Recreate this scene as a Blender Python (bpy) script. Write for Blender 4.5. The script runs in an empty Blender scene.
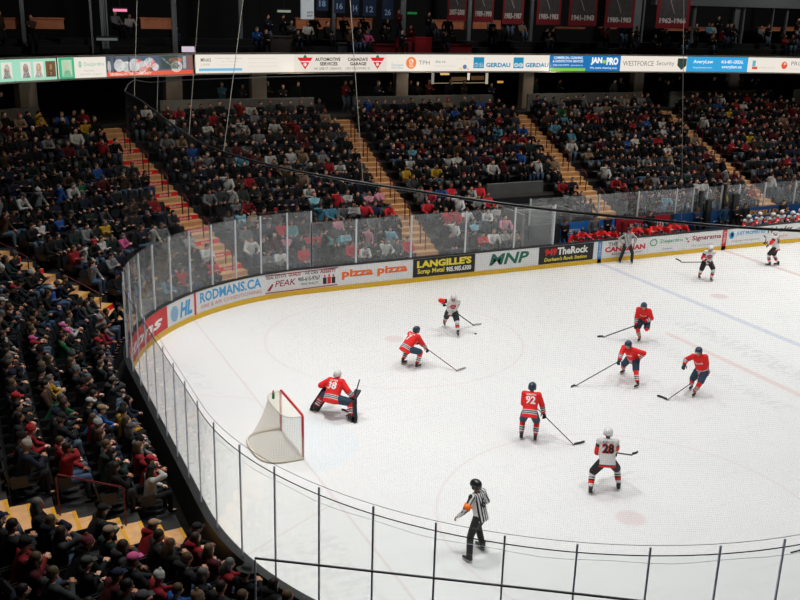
import bpy, bmesh, math, random
import numpy as np
from mathutils import Vector, Matrix, Quaternion
from mathutils.bvhtree import BVHTree
rnd = random.Random(7)
S = bpy.context.scene
COL = S.collection
# ------------------------------------------------------------------ camera
CAM = Vector((-4.1064, -9.3898, 11.4051)); ROT = (1.26966619, -0.0254565, -0.4341949); FPX = 953.407
cd = bpy.data.cameras.new('camera'); cam = bpy.data.objects.new('camera', cd); COL.objects.link(cam)
cam.location = CAM; cam.rotation_euler = ROT; cd.sensor_width = 36; cd.lens = 36*FPX/800; cd.clip_end = 300
S.camera = cam
from mathutils import Euler
RM = Euler(ROT).to_matrix(); RMT = RM.transposed()
# ------------------------------------------------------------------ world, light, exposure
W = bpy.data.worlds.new('world'); S.world = W; W.use_nodes = True
W.node_tree.nodes['Background'].inputs[0].default_value = (.5, .6, .65, 1)
W.node_tree.nodes['Background'].inputs[1].default_value = .004
S.view_settings.view_transform = 'Standard'; S.view_settings.look = 'None'
S.view_settings.gamma = 1; S.view_settings.use_curve_mapping = False
S.view_settings.exposure = 0.0
S.cycles.transparent_max_bounces = 32; S.cycles.max_bounces = 6; S.cycles.diffuse_bounces = 3
S.cycles.sample_clamp_indirect = 4
def area(name, loc, size, power, color, spread=110, target=None):
    l = bpy.data.lights.new(name, 'AREA'); l.shape = 'DISK'; l.size = size; l.energy = power; l.color = color
    l.spread = math.radians(spread); o = bpy.data.objects.new(name, l); COL.objects.link(o); o.location = loc
    if target is not None: o.rotation_euler = (Vector(target)-Vector(loc)).to_track_quat('-Z', 'Y').to_euler()
    return o
ICE_W = 325; SPILL_W = 200
for x in (3.5, 13, 22.5, 32, 41.5):
    for y in (4.5, 13, 21.5):
        area('rink_light', (x, y, 17), 2.2, ICE_W*{3.5: 1.5, 13: .79, 22.5: .95, 32: 1.35, 41.5: 1.5}[x]*(1.12 if y > 20 else 1), (.99, .995, .99), 105)
for a in ((10, 31, 1), (20, 31, 1), (30, 31, 1), (40, 31, 1), (0, 26, .2), (10, -8, 1.4), (22, -8, 1.6)):      # lamps over the lower seating; last pair added to brighten the near glass posts
    area('seating_and_fill_light', (a[0], a[1], 17), 1.2, SPILL_W*a[2], (1, .9, .78) if a[1] > 0 else (.9, .95, 1), 100)
area('seating_and_fill_light', (-2.5, 10, 16), 1.0, 60, (1, .86, .7), 60, (-3, 9, 1.5))
for a, w_ in (((3, 33, 17), 90), ((14, 37, 17.5), 110), ((26, 37, 17.5), 110), ((38, 37, 17.5), 100), ((50, 37, 17.5), 120)):      # dim unseen lamps added to brighten the upper deck fronts and banners
    area('upper_deck_fill', a, .8, w_, (1, .93, .88), 120, (a[0], a[1]+6, 9.5))
for a in ((-.5, 33), (6, 36.5), (12.5, 38.1), (20, 38.1), (28, 38.1), (36, 38.1), (44, 38.1)):      # unseen lamps added under the deck edge to light the columns
    area('column_fill_light', (a[0], a[1], 8.1), .3, 9, (1, .85, .68), 150, (a[0], a[1]+2.2, 6.2))
# ------------------------------------------------------------------ helpers
def tag(o, label=None, cat=None, group=None, kind=None):
    if label: o['label'] = label
    if cat: o['category'] = cat
    if group: o['group'] = group
    if kind: o['kind'] = kind
    return o
def empty(name, loc=(0, 0, 0), rz=0):
    o = bpy.data.objects.new(name, None); COL.objects.link(o); o.location = loc; o.rotation_euler = (0, 0, rz)
    o.empty_display_size = .1; return o
MC = {}
def mat(name, color=(.5, .5, .5), rough=.6, metal=0, emit=None, es=1, spec=.5, noise=0, nscale=8):
    if name in MC: return MC[name]
    m = bpy.data.materials.new(name); m.use_nodes = True; b = m.node_tree.nodes['Principled BSDF']; MC[name] = m
    nt = m.node_tree
    b.inputs['Base Color'].default_value = (*color, 1); b.inputs['Roughness'].default_value = rough
    b.inputs['Metallic'].default_value = metal; b.inputs['Specular IOR Level'].default_value = spec
    if emit: b.inputs['Emission Color'].default_value = (*emit, 1); b.inputs['Emission Strength'].default_value = es
    if noise:
        tc = nt.nodes.new('ShaderNodeTexCoord'); n = nt.nodes.new('ShaderNodeTexNoise'); n.inputs['Scale'].default_value = nscale
        nt.links.new(tc.outputs['Object'], n.inputs['Vector'])
        mx = nt.nodes.new('ShaderNodeMix'); mx.data_type = 'RGBA'
        mx.inputs['A'].default_value = (*[c*(1-noise) for c in color], 1); mx.inputs['B'].default_value = (*[min(1, c*(1+noise)) for c in color], 1)
        nt.links.new(n.outputs['Fac'], mx.inputs['Factor']); nt.links.new(mx.outputs['Result'], b.inputs['Base Color'])
    return m
def srgb(r, g, b):
    f = lambda c: ((c/255)/12.92 if c/255 <= .04045 else ((c/255+.055)/1.055)**2.4)
    return (f(r), f(g), f(b))
def mesh_obj(name, verts, faces, m, parent=None, smooth=False, loc=None):
    me = bpy.data.meshes.new(name); me.from_pydata([tuple(v) for v in verts], [], faces)
    if m: me.materials.append(m)
    if smooth: me.polygons.foreach_set('use_smooth', [True]*len(me.polygons))
    me.update(); o = bpy.data.objects.new(name, me); COL.objects.link(o)
    if parent: o.parent = parent
    if loc: o.location = loc
    return o
class MB:
    def __init__(s): s.v = []; s.f = []
    def add(s, v, f):
        n = len(s.v); s.v += [tuple(x) for x in v]; s.f += [tuple(i+n for i in q) for q in f]; return s
    def box(s, a, b, M=None):
        (x0, y0, z0), (x1, y1, z1) = a, b
        v = [Vector(p) for p in ((x0, y0, z0), (x1, y0, z0), (x1, y1, z0), (x0, y1, z0), (x0, y0, z1), (x1, y0, z1), (x1, y1, z1), (x0, y1, z1))]
        if M is not None: v = [M @ p for p in v]
        return s.add(v, [(3, 2, 1, 0), (4, 5, 6, 7), (0, 1, 5, 4), (1, 2, 6, 5), (2, 3, 7, 6), (3, 0, 4, 7)])
    def tube(s, pts, r, n=8, cap=True):
        pts = [Vector(p) for p in pts]; k = len(pts)
        if not isinstance(r, (list, tuple)): r = [r]*k
        ref = None; vs = []
        for i, p in enumerate(pts):
            d = (pts[min(i+1, k-1)]-pts[max(i-1, 0)]).normalized()
            if ref is None: ref = d.orthogonal().normalized()
            ref = (ref-d*ref.dot(d)).normalized(); b = d.cross(ref)
            ra, rb = r[i] if isinstance(r[i], (list, tuple)) else (r[i], r[i])
            for j in range(n):
                t = 2*math.pi*j/n; vs.append(p+ref*math.cos(t)*ra+b*math.sin(t)*rb)
        fs = [(i*n+j, i*n+(j+1) % n, (i+1)*n+(j+1) % n, (i+1)*n+j) for i in range(k-1) for j in range(n)]
        if cap: fs += [tuple(range(n-1, -1, -1)), tuple((k-1)*n+j for j in range(n))]
        return s.add(vs, fs)
    def ell(s, c, r, n=10, m=7, M=None):
        vs = []; c = Vector(c)
        for i in range(1, m):
            ph = math.pi*i/m
            for j in range(n):
                t = 2*math.pi*j/n; q = Vector((r[0]*math.sin(ph)*math.cos(t), r[1]*math.sin(ph)*math.sin(t), r[2]*math.cos(ph)))
                vs.append(c+(M @ q if M is not None else q))
        top = Vector((0, 0, r[2])); vs += [c+(M @ top if M is not None else top), c-(M @ top if M is not None else top)]
        fs = [((i)*n+j, (i+1)*n+j, (i+1)*n+(j+1) % n, i*n+(j+1) % n) for i in range(m-2) for j in range(n)]
        a = (m-1)*n; fs += [(a, j, (j+1) % n) for j in range(n)]+[(a+1, (m-2)*n+(j+1) % n, (m-2)*n+j) for j in range(n)]
        return s.add(vs, fs)
    def build(s, name, m, parent=None, smooth=False, loc=None): return mesh_obj(name, s.v, s.f, m, parent, smooth, loc)
def project(P):
    v = RMT @ (Vector(P)-CAM)
    if v.z > -.1: return (9999, 9999, 1)
    return (400+FPX*v.x/-v.z, 300-FPX*v.y/-v.z, -v.z)
def ray(u, v): return RM @ Vector(((u-400)/FPX, (300-v)/FPX, -1))
def onz(u, v, z=0):
    d = ray(u, v); return CAM+d*((z-CAM.z)/d.z)
def ony(u, v, y):
    d = ray(u, v); return CAM+d*((y-CAM.y)/d.y)
# rink outline: near straight -> near corner -> end -> far corner -> far straight
RR = 8.53; XN = 34.0
LENS = [XN-RR, RR*math.pi/2, 8.84, RR*math.pi/2, 62-RR]
CUM = [0]
for l in LENS: CUM.append(CUM[-1]+l)
def outline(s):
    """point and outward normal at arclength s of the inner board face"""
    if s < CUM[1]: return Vector((XN-s, 0, 0)), Vector((0, -1, 0))
    if s < CUM[2]:
        a = -math.pi/2-(s-CUM[1])/RR; n = Vector((math.cos(a), math.sin(a), 0)); return Vector((RR, RR, 0))+n*RR, n
    if s < CUM[3]: return Vector((0, RR+s-CUM[2], 0)), Vector((-1, 0, 0))
    if s < CUM[4]:
        a = math.pi-(s-CUM[3])/RR; n = Vector((math.cos(a), math.sin(a), 0)); return Vector((RR, 17.37, 0))+n*RR, n
    return Vector((RR+s-CUM[4], 25.9, 0)), Vector((0, 1, 0))
def at(s, d, z):
    p, n = outline(s); p = p+n*d; p.z = z; return p
def dist(x, y):
    qx = abs(x-30.48)-(30.48-RR); qy = abs(y-12.95)-(12.95-RR)
    return math.hypot(max(qx, 0), max(qy, 0))+min(max(qx, qy), 0)-RR
def ssamples(s0, s1, step=.35):
    ks = {s0, s1}
    for c in CUM:
        if s0 < c < s1: ks.add(c)
    s = s0
    while s < s1:
        if CUM[1]-.1 < s < CUM[2]+.1 or CUM[3]-.1 < s < CUM[4]+.1 or (s1-s0) < 6: ks.add(s)
        elif int(s/step) % 12 == 0: ks.add(s)
        s += step
    return sorted(ks)
def sweep(mb, s0, s1, prof, step=.35, closed=True, caps=True):
    """sweep a closed (d,z) profile along the outline"""
    ss = ssamples(s0, s1, step); n = len(prof); vs = []
    for s in ss:
        for d, z in prof: vs.append(at(s, d, z))
    fs = []
    for i in range(len(ss)-1):
        for j in range(n if closed else n-1):
            fs.append((i*n+j, i*n+(j+1) % n, (i+1)*n+(j+1) % n, (i+1)*n+j))
    if caps and closed: fs += [tuple(range(n)), tuple((len(ss)-1)*n+j for j in range(n-1, -1, -1))]
    mb.add(vs, fs); return mb
def sweep_box(s0, s1, d0, d1, z0, z1, step=.35):
    return sweep(MB(), s0, s1, [(d0, z0), (d1, z0), (d1, z1), (d0, z1)], step)
# ---- lettering: text turned into a mesh, fitted to a box, mapped on a surface
TC = {}
def text2d(txt, bold=.0, shear=0.0):
    key = (txt, bold, shear)
    if key in TC: return TC[key]
    cu = bpy.data.curves.new('t', 'FONT'); cu.body = txt; cu.resolution_u = 2; cu.offset = bold; cu.shear = shear
    o = bpy.data.objects.new('t', cu); COL.objects.link(o); dg = bpy.context.evaluated_depsgraph_get(); dg.update()
    me = bpy.data.meshes.new_from_object(o.evaluated_get(dg))
    vs = [(v.co.x, v.co.y) for v in me.vertices]; fs = [tuple(p.vertices) for p in me.polygons]
    bpy.data.objects.remove(o); bpy.data.curves.remove(cu); bpy.data.meshes.remove(me)
    x0 = min(v[0] for v in vs); x1 = max(v[0] for v in vs); y0 = min(v[1] for v in vs); y1 = max(v[1] for v in vs)
    TC[key] = ([((x-x0)/(x1-x0), (y-y0)/(y1-y0)) for x, y in vs], fs); return TC[key]
def lettering(txt, box, mp, m, parent, bold=.02, shear=0, name='lettering', label=None):
    vs, fs = text2d(txt, bold, shear); x0, x1, y0, y1 = box
    o = mesh_obj(name, [mp(x0+u*(x1-x0), y0+v*(y1-y0)) for u, v in vs], fs, m, parent)
    if label: o['label'] = label
    return o
def shape2d(polys, mp, m, parent, name='emblem'):
    mb = MB()
    for P in polys: mb.add([mp(x, y) for x, y in P], [tuple(range(len(P)))])
    return mb.build(name, m, parent)
def disc(cx, cy, rx, ry, n=20): return [(cx+rx*math.cos(2*math.pi*i/n), cy+ry*math.sin(2*math.pi*i/n)) for i in range(n)]
def rect(x0, x1, y0, y1): return [(x0, y0), (x1, y0), (x1, y1), (x0, y1)]
# ------------------------------------------------------------------ materials
def nodes_mat(name):
    m = bpy.data.materials.new(name); m.use_nodes = True; return m, m.node_tree, m.node_tree.nodes['Principled BSDF']
def mth(nt, op, a, b=None, c=None, clamp=False):
    n = nt.nodes.new('ShaderNodeMath'); n.operation = op; n.use_clamp = clamp
    for i, x in enumerate((a, b, c)):
        if x is None: continue
        if isinstance(x, (int, float)): n.inputs[i].default_value = x
        else: nt.links.new(x, n.inputs[i])
    return n.outputs[0]
def ice_material():
    m, nt, b = nodes_mat('painted_ice'); L = nt.links
    g = nt.nodes.new('ShaderNodeNewGeometry'); sp = nt.nodes.new('ShaderNodeSeparateXYZ'); L.new(g.outputs['Position'], sp.inputs[0])
    X, Y = sp.outputs[0], sp.outputs[1]
    def band(v, c, w, soft=.02):
        return mth(nt, 'MULTIPLY', mth(nt, 'SUBTRACT', w/2+soft, mth(nt, 'ABSOLUTE', mth(nt, 'SUBTRACT', v, c))), 1/soft, clamp=True)
    def rad(cx, cy):
        return mth(nt, 'SQRT', mth(nt, 'ADD', mth(nt, 'POWER', mth(nt, 'SUBTRACT', X, cx), 2), mth(nt, 'POWER', mth(nt, 'SUBTRACT', Y, cy), 2)))
    def noise(sc, det=4, stretch=None):
        n = nt.nodes.new('ShaderNodeTexNoise'); n.inputs['Scale'].default_value = sc; n.inputs['Detail'].default_value = det
        if stretch:
            mp = nt.nodes.new('ShaderNodeMapping'); mp.inputs['Scale'].default_value = stretch; mp.inputs['Rotation'].default_value = (0, 0, stretch[2]); L.new(g.outputs['Position'], mp.inputs[0]); L.new(mp.outputs[0], n.inputs['Vector'])
        else: L.new(g.outputs['Position'], n.inputs['Vector'])
        return n.outputs['Fac']
    cur = (.79, .785, .772, 1)
    def layer(mask, color, op):
        nonlocal cur
        mx = nt.nodes.new('ShaderNodeMix'); mx.data_type = 'RGBA'
        L.new(mth(nt, 'MULTIPLY', mask, op), mx.inputs['Factor'])
        if isinstance(cur, tuple): mx.inputs['A'].default_value = cur
        else: L.new(cur, mx.inputs['A'])
        mx.inputs['B'].default_value = (*color, 1); cur = mx.outputs['Result']
    layer(mth(nt, 'MULTIPLY', mth(nt, 'SUBTRACT', noise(.35), .42), 3, clamp=True), (.74, .735, .73), .45)
    # skate scratches
    layer(mth(nt, 'MULTIPLY', mth(nt, 'SUBTRACT', noise(1.6, 6, (.35, 3.2, .7)), .56), 6, clamp=True), (.66, .66, .67), .28)
    layer(mth(nt, 'MULTIPLY', mth(nt, 'SUBTRACT', noise(1.9, 6, (3.0, .3, -.5)), .58), 6, clamp=True), (.66, .66, .67), .25)
    red = (.60, .33, .31); blue = (.36, .42, .62)
    layer(band(X, 3.35, .05, .02), red, .22)
    layer(band(X, 22.9, .3, .03), blue, .42)
    layer(band(X, 30.48, .3, .03), red, .45)
    for cy in (6.25, 19.65):
        r = rad(9.45, cy); layer(band(r, 4.57, .05, .03), red, .15); layer(band(r, 0, .6, .1), red, .28)
        r2 = rad(24.5, cy); layer(band(r2, 0, .6, .1), red, .40)
    layer(band(rad(30.48, 12.95), 4.57, .05, .03), blue, .4)
    # goal crease
    cr = mth(nt, 'MULTIPLY', mth(nt, 'LESS_THAN', rad(3.35, 12.95), 1.83), mth(nt, 'GREATER_THAN', X, 3.35))
    layer(cr, (.62, .74, .80), .30)
    # trapezoid lines behind the goal
    for sgn in (1, -1):
        lin = mth(nt, 'ADD', mth(nt, 'MULTIPLY', mth(nt, 'SUBTRACT', 3.35, X), .545*sgn), 12.95+3.35*sgn)
        layer(mth(nt, 'MULTIPLY', band(mth(nt, 'SUBTRACT', Y, lin), 0, .04), mth(nt, 'LESS_THAN', X, 3.35)), red, .2)
    # red stroke of the advertisement under the ice
    layer(mth(nt, 'MULTIPLY', band(X, 19.2, .22, .06), band(Y, 13.2, 6.6, .3)), (.72, .45, .42), .42)
    # smudged grey advertising under the ice: blotches in fixed rectangles
    bl = mth(nt, 'MULTIPLY', mth(nt, 'SUBTRACT', noise(2.6, 3, (1.0, 2.2, 0)), .46), 9, clamp=True)
    for (cx, cy, wx, wy, op) in ((20.6, 13.6, .9, 7.5, .30), (17.9, 12.6, .7, 6.0, .22), (1.9, 19.0, .9, 2.8, .22), (2.3, 6.6, 1.0, 3.6, .22), (1.3, 7.2, .5, 2.2, .16)):
        layer(mth(nt, 'MULTIPLY', mth(nt, 'MULTIPLY', band(X, cx, wx, .1), band(Y, cy, wy, .2)), bl), (.48, .49, .50), op)
    L.new(cur, b.inputs['Base Color'])
    b.inputs['Roughness'].default_value = .32; b.inputs['Specular IOR Level'].default_value = .22
    return m
def glass_material(name, haze=.10, tint=(.82, .86, .87)):
    m = bpy.data.materials.new(name); m.use_nodes = True; nt = m.node_tree; nt.nodes.clear(); L = nt.links
    out = nt.nodes.new('ShaderNodeOutputMaterial'); tr = nt.nodes.new('ShaderNodeBsdfTransparent'); tr.inputs[0].default_value = (.985, .995, .99, 1)
    df = nt.nodes.new('ShaderNodeBsdfDiffuse'); df.inputs[0].default_value = (*tint, 1)
    gl = nt.nodes.new('ShaderNodeBsdfGlossy'); gl.inputs['Roughness'].default_value = .03
    a = nt.nodes.new('ShaderNodeMixShader'); b = nt.nodes.new('ShaderNodeMixShader')
    n = nt.nodes.new('ShaderNodeTexNoise'); n.inputs['Scale'].default_value = 1.3; n.inputs['Detail'].default_value = 5
    g = nt.nodes.new('ShaderNodeNewGeometry'); L.new(g.outputs['Position'], n.inputs['Vector'])
    h = mth(nt, 'MULTIPLY', mth(nt, 'ADD', n.outputs['Fac'], .5), haze)
    L.new(h, a.inputs[0]); L.new(tr.outputs[0], a.inputs[1]); L.new(df.outputs[0], a.inputs[2])
    dp = nt.nodes.new('ShaderNodeVectorMath'); dp.operation = 'DOT_PRODUCT'; L.new(g.outputs['Normal'], dp.inputs[0]); L.new(g.outputs['Incoming'], dp.inputs[1])
    fm = mth(nt, 'ADD', mth(nt, 'MULTIPLY', mth(nt, 'POWER', mth(nt, 'SUBTRACT', 1, mth(nt, 'ABSOLUTE', dp.outputs['Value'])), 5), .55), .04)   # reflection of a clear sheet, rising at grazing angles
    L.new(fm, b.inputs[0]); L.new(a.outputs[0], b.inputs[1]); L.new(gl.outputs[0], b.inputs[2]); L.new(b.outputs[0], out.inputs[0])
    return m
def mesh_material(name, color, cell, wire, uvname='UVMap', rough=.7):
    """cord netting: cords of width 'wire' on a square grid of pitch 'cell' (metres in the UV map)"""
    m = bpy.data.materials.new(name); m.use_nodes = True; nt = m.node_tree; b = nt.nodes['Principled BSDF']; L = nt.links
    out = nt.nodes['Material Output']; uv = nt.nodes.new('ShaderNodeUVMap'); uv.uv_map = uvname
    sp = nt.nodes.new('ShaderNodeSeparateXYZ'); L.new(uv.outputs[0], sp.inputs[0])
    k = [mth(nt, 'LESS_THAN', mth(nt, 'PINGPONG', sp.outputs[i], cell/2), wire/2) for i in (0, 1)]
    k = mth(nt, 'MAXIMUM', k[0], k[1])
    b.inputs['Base Color'].default_value = (*color, 1); b.inputs['Roughness'].default_value = rough
    tr = nt.nodes.new('ShaderNodeBsdfTransparent'); mx = nt.nodes.new('ShaderNodeMixShader')
    L.new(k, mx.inputs[0]); L.new(tr.outputs[0], mx.inputs[1]); L.new(b.outputs[0], mx.inputs[2]); L.new(mx.outputs[0], out.inputs[0])
    return m
def objcolor_material(name, rough=.85, noise=.25, nscale=30, sheen=0):
    m, nt, b = nodes_mat(name); L = nt.links
    oi = nt.nodes.new('ShaderNodeObjectInfo'); tc = nt.nodes.new('ShaderNodeTexCoord'); n = nt.nodes.new('ShaderNodeTexNoise')
    n.inputs['Scale'].default_value = nscale; L.new(tc.outputs['Object'], n.inputs['Vector'])
    mx = nt.nodes.new('ShaderNodeMix'); mx.data_type = 'RGBA'; mx.blend_type = 'MULTIPLY'; mx.inputs['Factor'].default_value = noise
    L.new(oi.outputs['Color'], mx.inputs['A']); L.new(n.outputs['Color'], mx.inputs['B']); L.new(mx.outputs['Result'], b.inputs['Base Color'])
    b.inputs['Roughness'].default_value = rough; b.inputs['Specular IOR Level'].default_value = .25
    return m
def attr_material(name, rough=.85):
    m, nt, b = nodes_mat(name); a = nt.nodes.new('ShaderNodeAttribute'); a.attribute_name = 'tone'
    nt.links.new(a.outputs['Color'], b.inputs['Base Color']); b.inputs['Roughness'].default_value = rough; b.inputs['Specular IOR Level'].default_value = .2
    return m
def band_material(name, stops, rough=.75, noise=.12):
    """cloth whose woven bands follow the garment: attribute 'band' 0..1 torso hem to neck, 2..3 shoulder to cuff"""
    m, nt, b = nodes_mat(name); L = nt.links
    a = nt.nodes.new('ShaderNodeAttribute'); a.attribute_name = 'band'
    r = nt.nodes.new('ShaderNodeValToRGB'); r.color_ramp.interpolation = 'CONSTANT'; e = r.color_ramp.elements
    stops = sorted(stops, key=lambda s: s[0]); e[0].position = stops[0][0]/3; e[0].color = (*stops[0][1], 1)
    e.remove(e[1])
    for p, c in stops[1:]: x = e.new(p/3); x.color = (*c, 1)
    L.new(mth(nt, 'DIVIDE', a.outputs['Fac'], 3), r.inputs[0]); 
    tc = nt.nodes.new('ShaderNodeTexCoord'); n = nt.nodes.new('ShaderNodeTexNoise'); n.inputs['Scale'].default_value = 12; L.new(tc.outputs['Object'], n.inputs[0])
    mx = nt.nodes.new('ShaderNodeMix'); mx.data_type = 'RGBA'; mx.blend_type = 'MULTIPLY'; mx.inputs['Factor'].default_value = noise
    L.new(r.outputs[0], mx.inputs['A']); L.new(n.outputs['Color'], mx.inputs['B']); L.new(mx.outputs['Result'], b.inputs['Base Color'])
    b.inputs['Roughness'].default_value = rough; return m
def stripe_material(name):
    """officials' shirt: black and white lengthwise stripes from attribute 'across' (metres)"""
    m, nt, b = nodes_mat(name); L = nt.links; a = nt.nodes.new('ShaderNodeAttribute'); a.attribute_name = 'across'
    k = mth(nt, 'LESS_THAN', mth(nt, 'PINGPONG', mth(nt, 'ADD', a.outputs['Fac'], 5.0), .032), .016)
    mx = nt.nodes.new('ShaderNodeMix'); mx.data_type = 'RGBA'; mx.inputs['A'].default_value = (.75, .75, .74, 1); mx.inputs['B'].default_value = (.012, .012, .014, 1)
    L.new(k, mx.inputs['Factor']); L.new(mx.outputs['Result'], b.inputs['Base Color']); b.inputs['Roughness'].default_value = .75
    return m
M_ICE = ice_material()
M_BOARD = mat('white_board', (.78, .78, .77), .35, noise=.05, nscale=3)
M_KICK = mat('yellow_kick', srgb(228, 182, 38), .45, noise=.08, nscale=5)
M_BLACK = mat('black_plastic', (.012, .013, .014), .45)
M_DARK = mat('dark_metal', (.03, .032, .035), .4, .6)
M_ALU = mat('aluminium', (.70, .75, .88), .4, 0, noise=.1)
M_ALUW = mat('pale_aluminium', (.66, .69, .72), .45, .3, noise=.1)
M_STEEL = mat('steel', (.7, .72, .74), .25, 1)
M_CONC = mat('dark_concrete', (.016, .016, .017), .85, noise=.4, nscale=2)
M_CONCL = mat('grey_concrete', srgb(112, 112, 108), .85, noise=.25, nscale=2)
M_COLM = mat('column_paint', srgb(150, 138, 124), .8, noise=.2, nscale=2)
M_TREAD = mat('tan_tread', srgb(204, 158, 108), .8, noise=.28, nscale=6)
M_YEL = mat('yellow_edge', srgb(205, 150, 24), .6, noise=.15)
M_REDSIGN = mat('red_sign', srgb(240, 26, 30), .5)
M_RED = mat('red_paint', srgb(196, 20, 30), .35)
M_RAIL = mat('maroon_rail', srgb(92, 14, 22), .4, .2)
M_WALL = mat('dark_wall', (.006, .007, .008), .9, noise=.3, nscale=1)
M_WOOD = mat('wood_front', srgb(205, 125, 85), .6, noise=.3, nscale=3)
M_POST = mat('grey_post', srgb(120, 126, 130), .5, .3)
M_SEAT = mat('black_seat', (.010, .011, .013), .45, noise=.3)
M_GLASS = glass_material('near_glass', .008, (.8, .82, .84)); M_GLASSF = glass_material('far_glass', .058)
M_CLOTH = objcolor_material('cloth'); M_SKIN = objcolor_material('skin', .55, .12, 6); M_HAIR = objcolor_material('hair', .6, .3, 40)
M_FACE = mat('eyes_and_lips', (.05, .02, .018), .4)
M_TONE = attr_material('crowd_tone')
M_NETC = mesh_material('safety_cord', (.01, .01, .01), .032, .0010)
M_GOALC = mesh_material('goal_cord', srgb(225, 218, 200), .045, .011)
def flat(name, c, rough=.5): return mat(name, srgb(*c), rough)
INK = {'black': flat('ink_black', (22, 22, 24)), 'white': flat('ink_white', (236, 234, 228)), 'red': flat('ink_red', (206, 32, 38)), 'maroon': flat('ink_maroon', (150, 28, 44)),
       'orange': flat('ink_orange', (240, 110, 30)), 'yellow': flat('ink_yellow', (242, 222, 70)), 'green': flat('ink_green', (22, 104, 84)), 'lgreen': flat('ink_light_green', (70, 160, 110)),
       'blue': flat('ink_blue', (36, 130, 196)), 'sky': flat('ink_sky', (60, 160, 214)), 'grey': flat('ink_grey', (110, 112, 114)), 'pink': flat('ink_pink', (214, 90, 90)), 'navy': flat('ink_navy', (22, 40, 66)), 'gold': flat('ink_gold', (222, 160, 50))}
GLOWE = 1.0
def glow(c, k=None): return mat('lit_%d_%d_%d' % tuple(c), (.02, .02, .02), .5, emit=srgb(*c), es=GLOWE if k is None else k)
# ------------------------------------------------------------------ SETTING: ice, terraces, walls, roof
mb = MB(); ss = ssamples(0, CUM[5], .3)
ring = [at(s, .02, 0) for s in ss]+[Vector((62, 0, 0))]
mb.add(ring, [tuple(range(len(ring)-1, -1, -1))])
floor = mb.build('floor', M_ICE); tag(floor, 'white rink ice with faint painted lines', None, None, 'structure')
if floor.data.polygons[0].normal.z < 0: floor.data.flip_normals()
D0, RD, RH, Z0 = .5, .84, .364, .55
NR = 14
def zrow(k): return Z0+RH*k
# terrace profile: stepped; rows 0,1 are left out behind the benches
S_BENCH0 = CUM[4]+20.6-RR; S_BENCH1 = CUM[4]+45-RR
def terr(s0, s1, k0, name):
    prof = [(D0+RD*k0, -.3)]
    for k in range(k0, NR+1):
        d = D0+RD*k; prof += [(d, zrow(k-1) if k > k0 else -.29), (d, zrow(k))]
    prof += [(19.0, zrow(NR)), (19.0, -.3)]
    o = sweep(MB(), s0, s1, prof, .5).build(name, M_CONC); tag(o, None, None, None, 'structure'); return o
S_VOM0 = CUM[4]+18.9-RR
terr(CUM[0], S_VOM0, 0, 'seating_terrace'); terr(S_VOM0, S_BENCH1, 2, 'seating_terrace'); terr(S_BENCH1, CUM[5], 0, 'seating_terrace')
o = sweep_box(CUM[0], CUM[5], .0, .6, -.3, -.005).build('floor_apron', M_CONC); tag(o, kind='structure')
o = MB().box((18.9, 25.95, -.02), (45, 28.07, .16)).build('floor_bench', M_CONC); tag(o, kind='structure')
# concourse half wall, back wall, upper deck, roof
for i, (a, b) in enumerate(((39.7, 51.8), (54, 57.4), (59.8, CUM[4]+4.8), (CUM[4]+7.1, CUM[4]+15.6), (CUM[4]+18, CUM[4]+26.2), (CUM[4]+28.5, CUM[4]+37), (CUM[4]+39, CUM[4]+53))):
    o = sweep_box(a, b, 12.75, 12.9, zrow(NR)-.02, zrow(NR)+.95).build('wall_concourse', M_CONCL); tag(o, kind='structure')
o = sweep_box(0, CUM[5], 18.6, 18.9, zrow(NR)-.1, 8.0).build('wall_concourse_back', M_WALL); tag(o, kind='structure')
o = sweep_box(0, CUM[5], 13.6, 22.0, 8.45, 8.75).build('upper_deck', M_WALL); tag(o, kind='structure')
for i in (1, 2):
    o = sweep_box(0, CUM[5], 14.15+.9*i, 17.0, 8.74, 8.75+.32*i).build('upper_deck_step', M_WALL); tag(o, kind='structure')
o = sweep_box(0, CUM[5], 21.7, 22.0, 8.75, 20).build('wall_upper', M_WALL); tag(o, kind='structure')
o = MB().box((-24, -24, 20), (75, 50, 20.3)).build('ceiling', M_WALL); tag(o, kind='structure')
o = MB().box((62, -20, -.3), (62.3, 46, 20)).build('wall_right', M_WALL); tag(o, kind='structure')
o = MB().box((-24, -24, -.35), (75, 50, -.30)).build('floor_base', M_WALL); tag(o, kind='structure')
# ------------------------------------------------------------------ RINK BOARDS with advertisements
SEND = CUM[5]
boards = empty('rink_boards', tuple(at(CUM[2]+4, 0, 0)))
tag(boards, 'white rink boards around the ice with advertisements, black cap and yellow kick strip', 'rink boards')
def part(mb, name, m, parent, label=None, smooth=False):
    o = mb.build(name, m, None, smooth); o.parent = parent; o.matrix_parent_inverse = Matrix.Translation(-Vector(parent.location)) if parent.parent is None and parent.type == 'EMPTY' else Matrix.Identity(4)
    if label: o['label'] = label
    return o
def under(o, parent):
    """parent keeping world coordinates"""
    bpy.context.view_layer.update(); o.parent = parent; o.matrix_parent_inverse = parent.matrix_world.inverted(); return o
part(sweep_box(CUM[0], SEND, .0, .10, .0, 1.05), 'board_wall', M_BOARD, boards)
part(sweep_box(CUM[0], SEND, -.012, -.001, .0, .20), 'kick_strip', M_KICK, boards, 'yellow kick strip')
part(sweep_box(CUM[0], SEND, -.02, .16, 1.05, 1.10), 'cap_rail', M_BLACK, boards, 'black cap rail')
part(sweep_box(CUM[0], SEND, .101, .14, .0, 1.05), 'outer_cladding', M_DARK, boards, 'dark outer cladding')
boards_inv = Matrix.Translation(-Vector(boards.location))
def s_of_px(px, z=.55, lo=CUM[2]+6, hi=SEND):
    best = None; s = lo
    while s < hi:
        P = at(s, 0, z); q = project(P)
        if q[0] >= px and q[2] > 0: return s
        s += .02
    return hi
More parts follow.
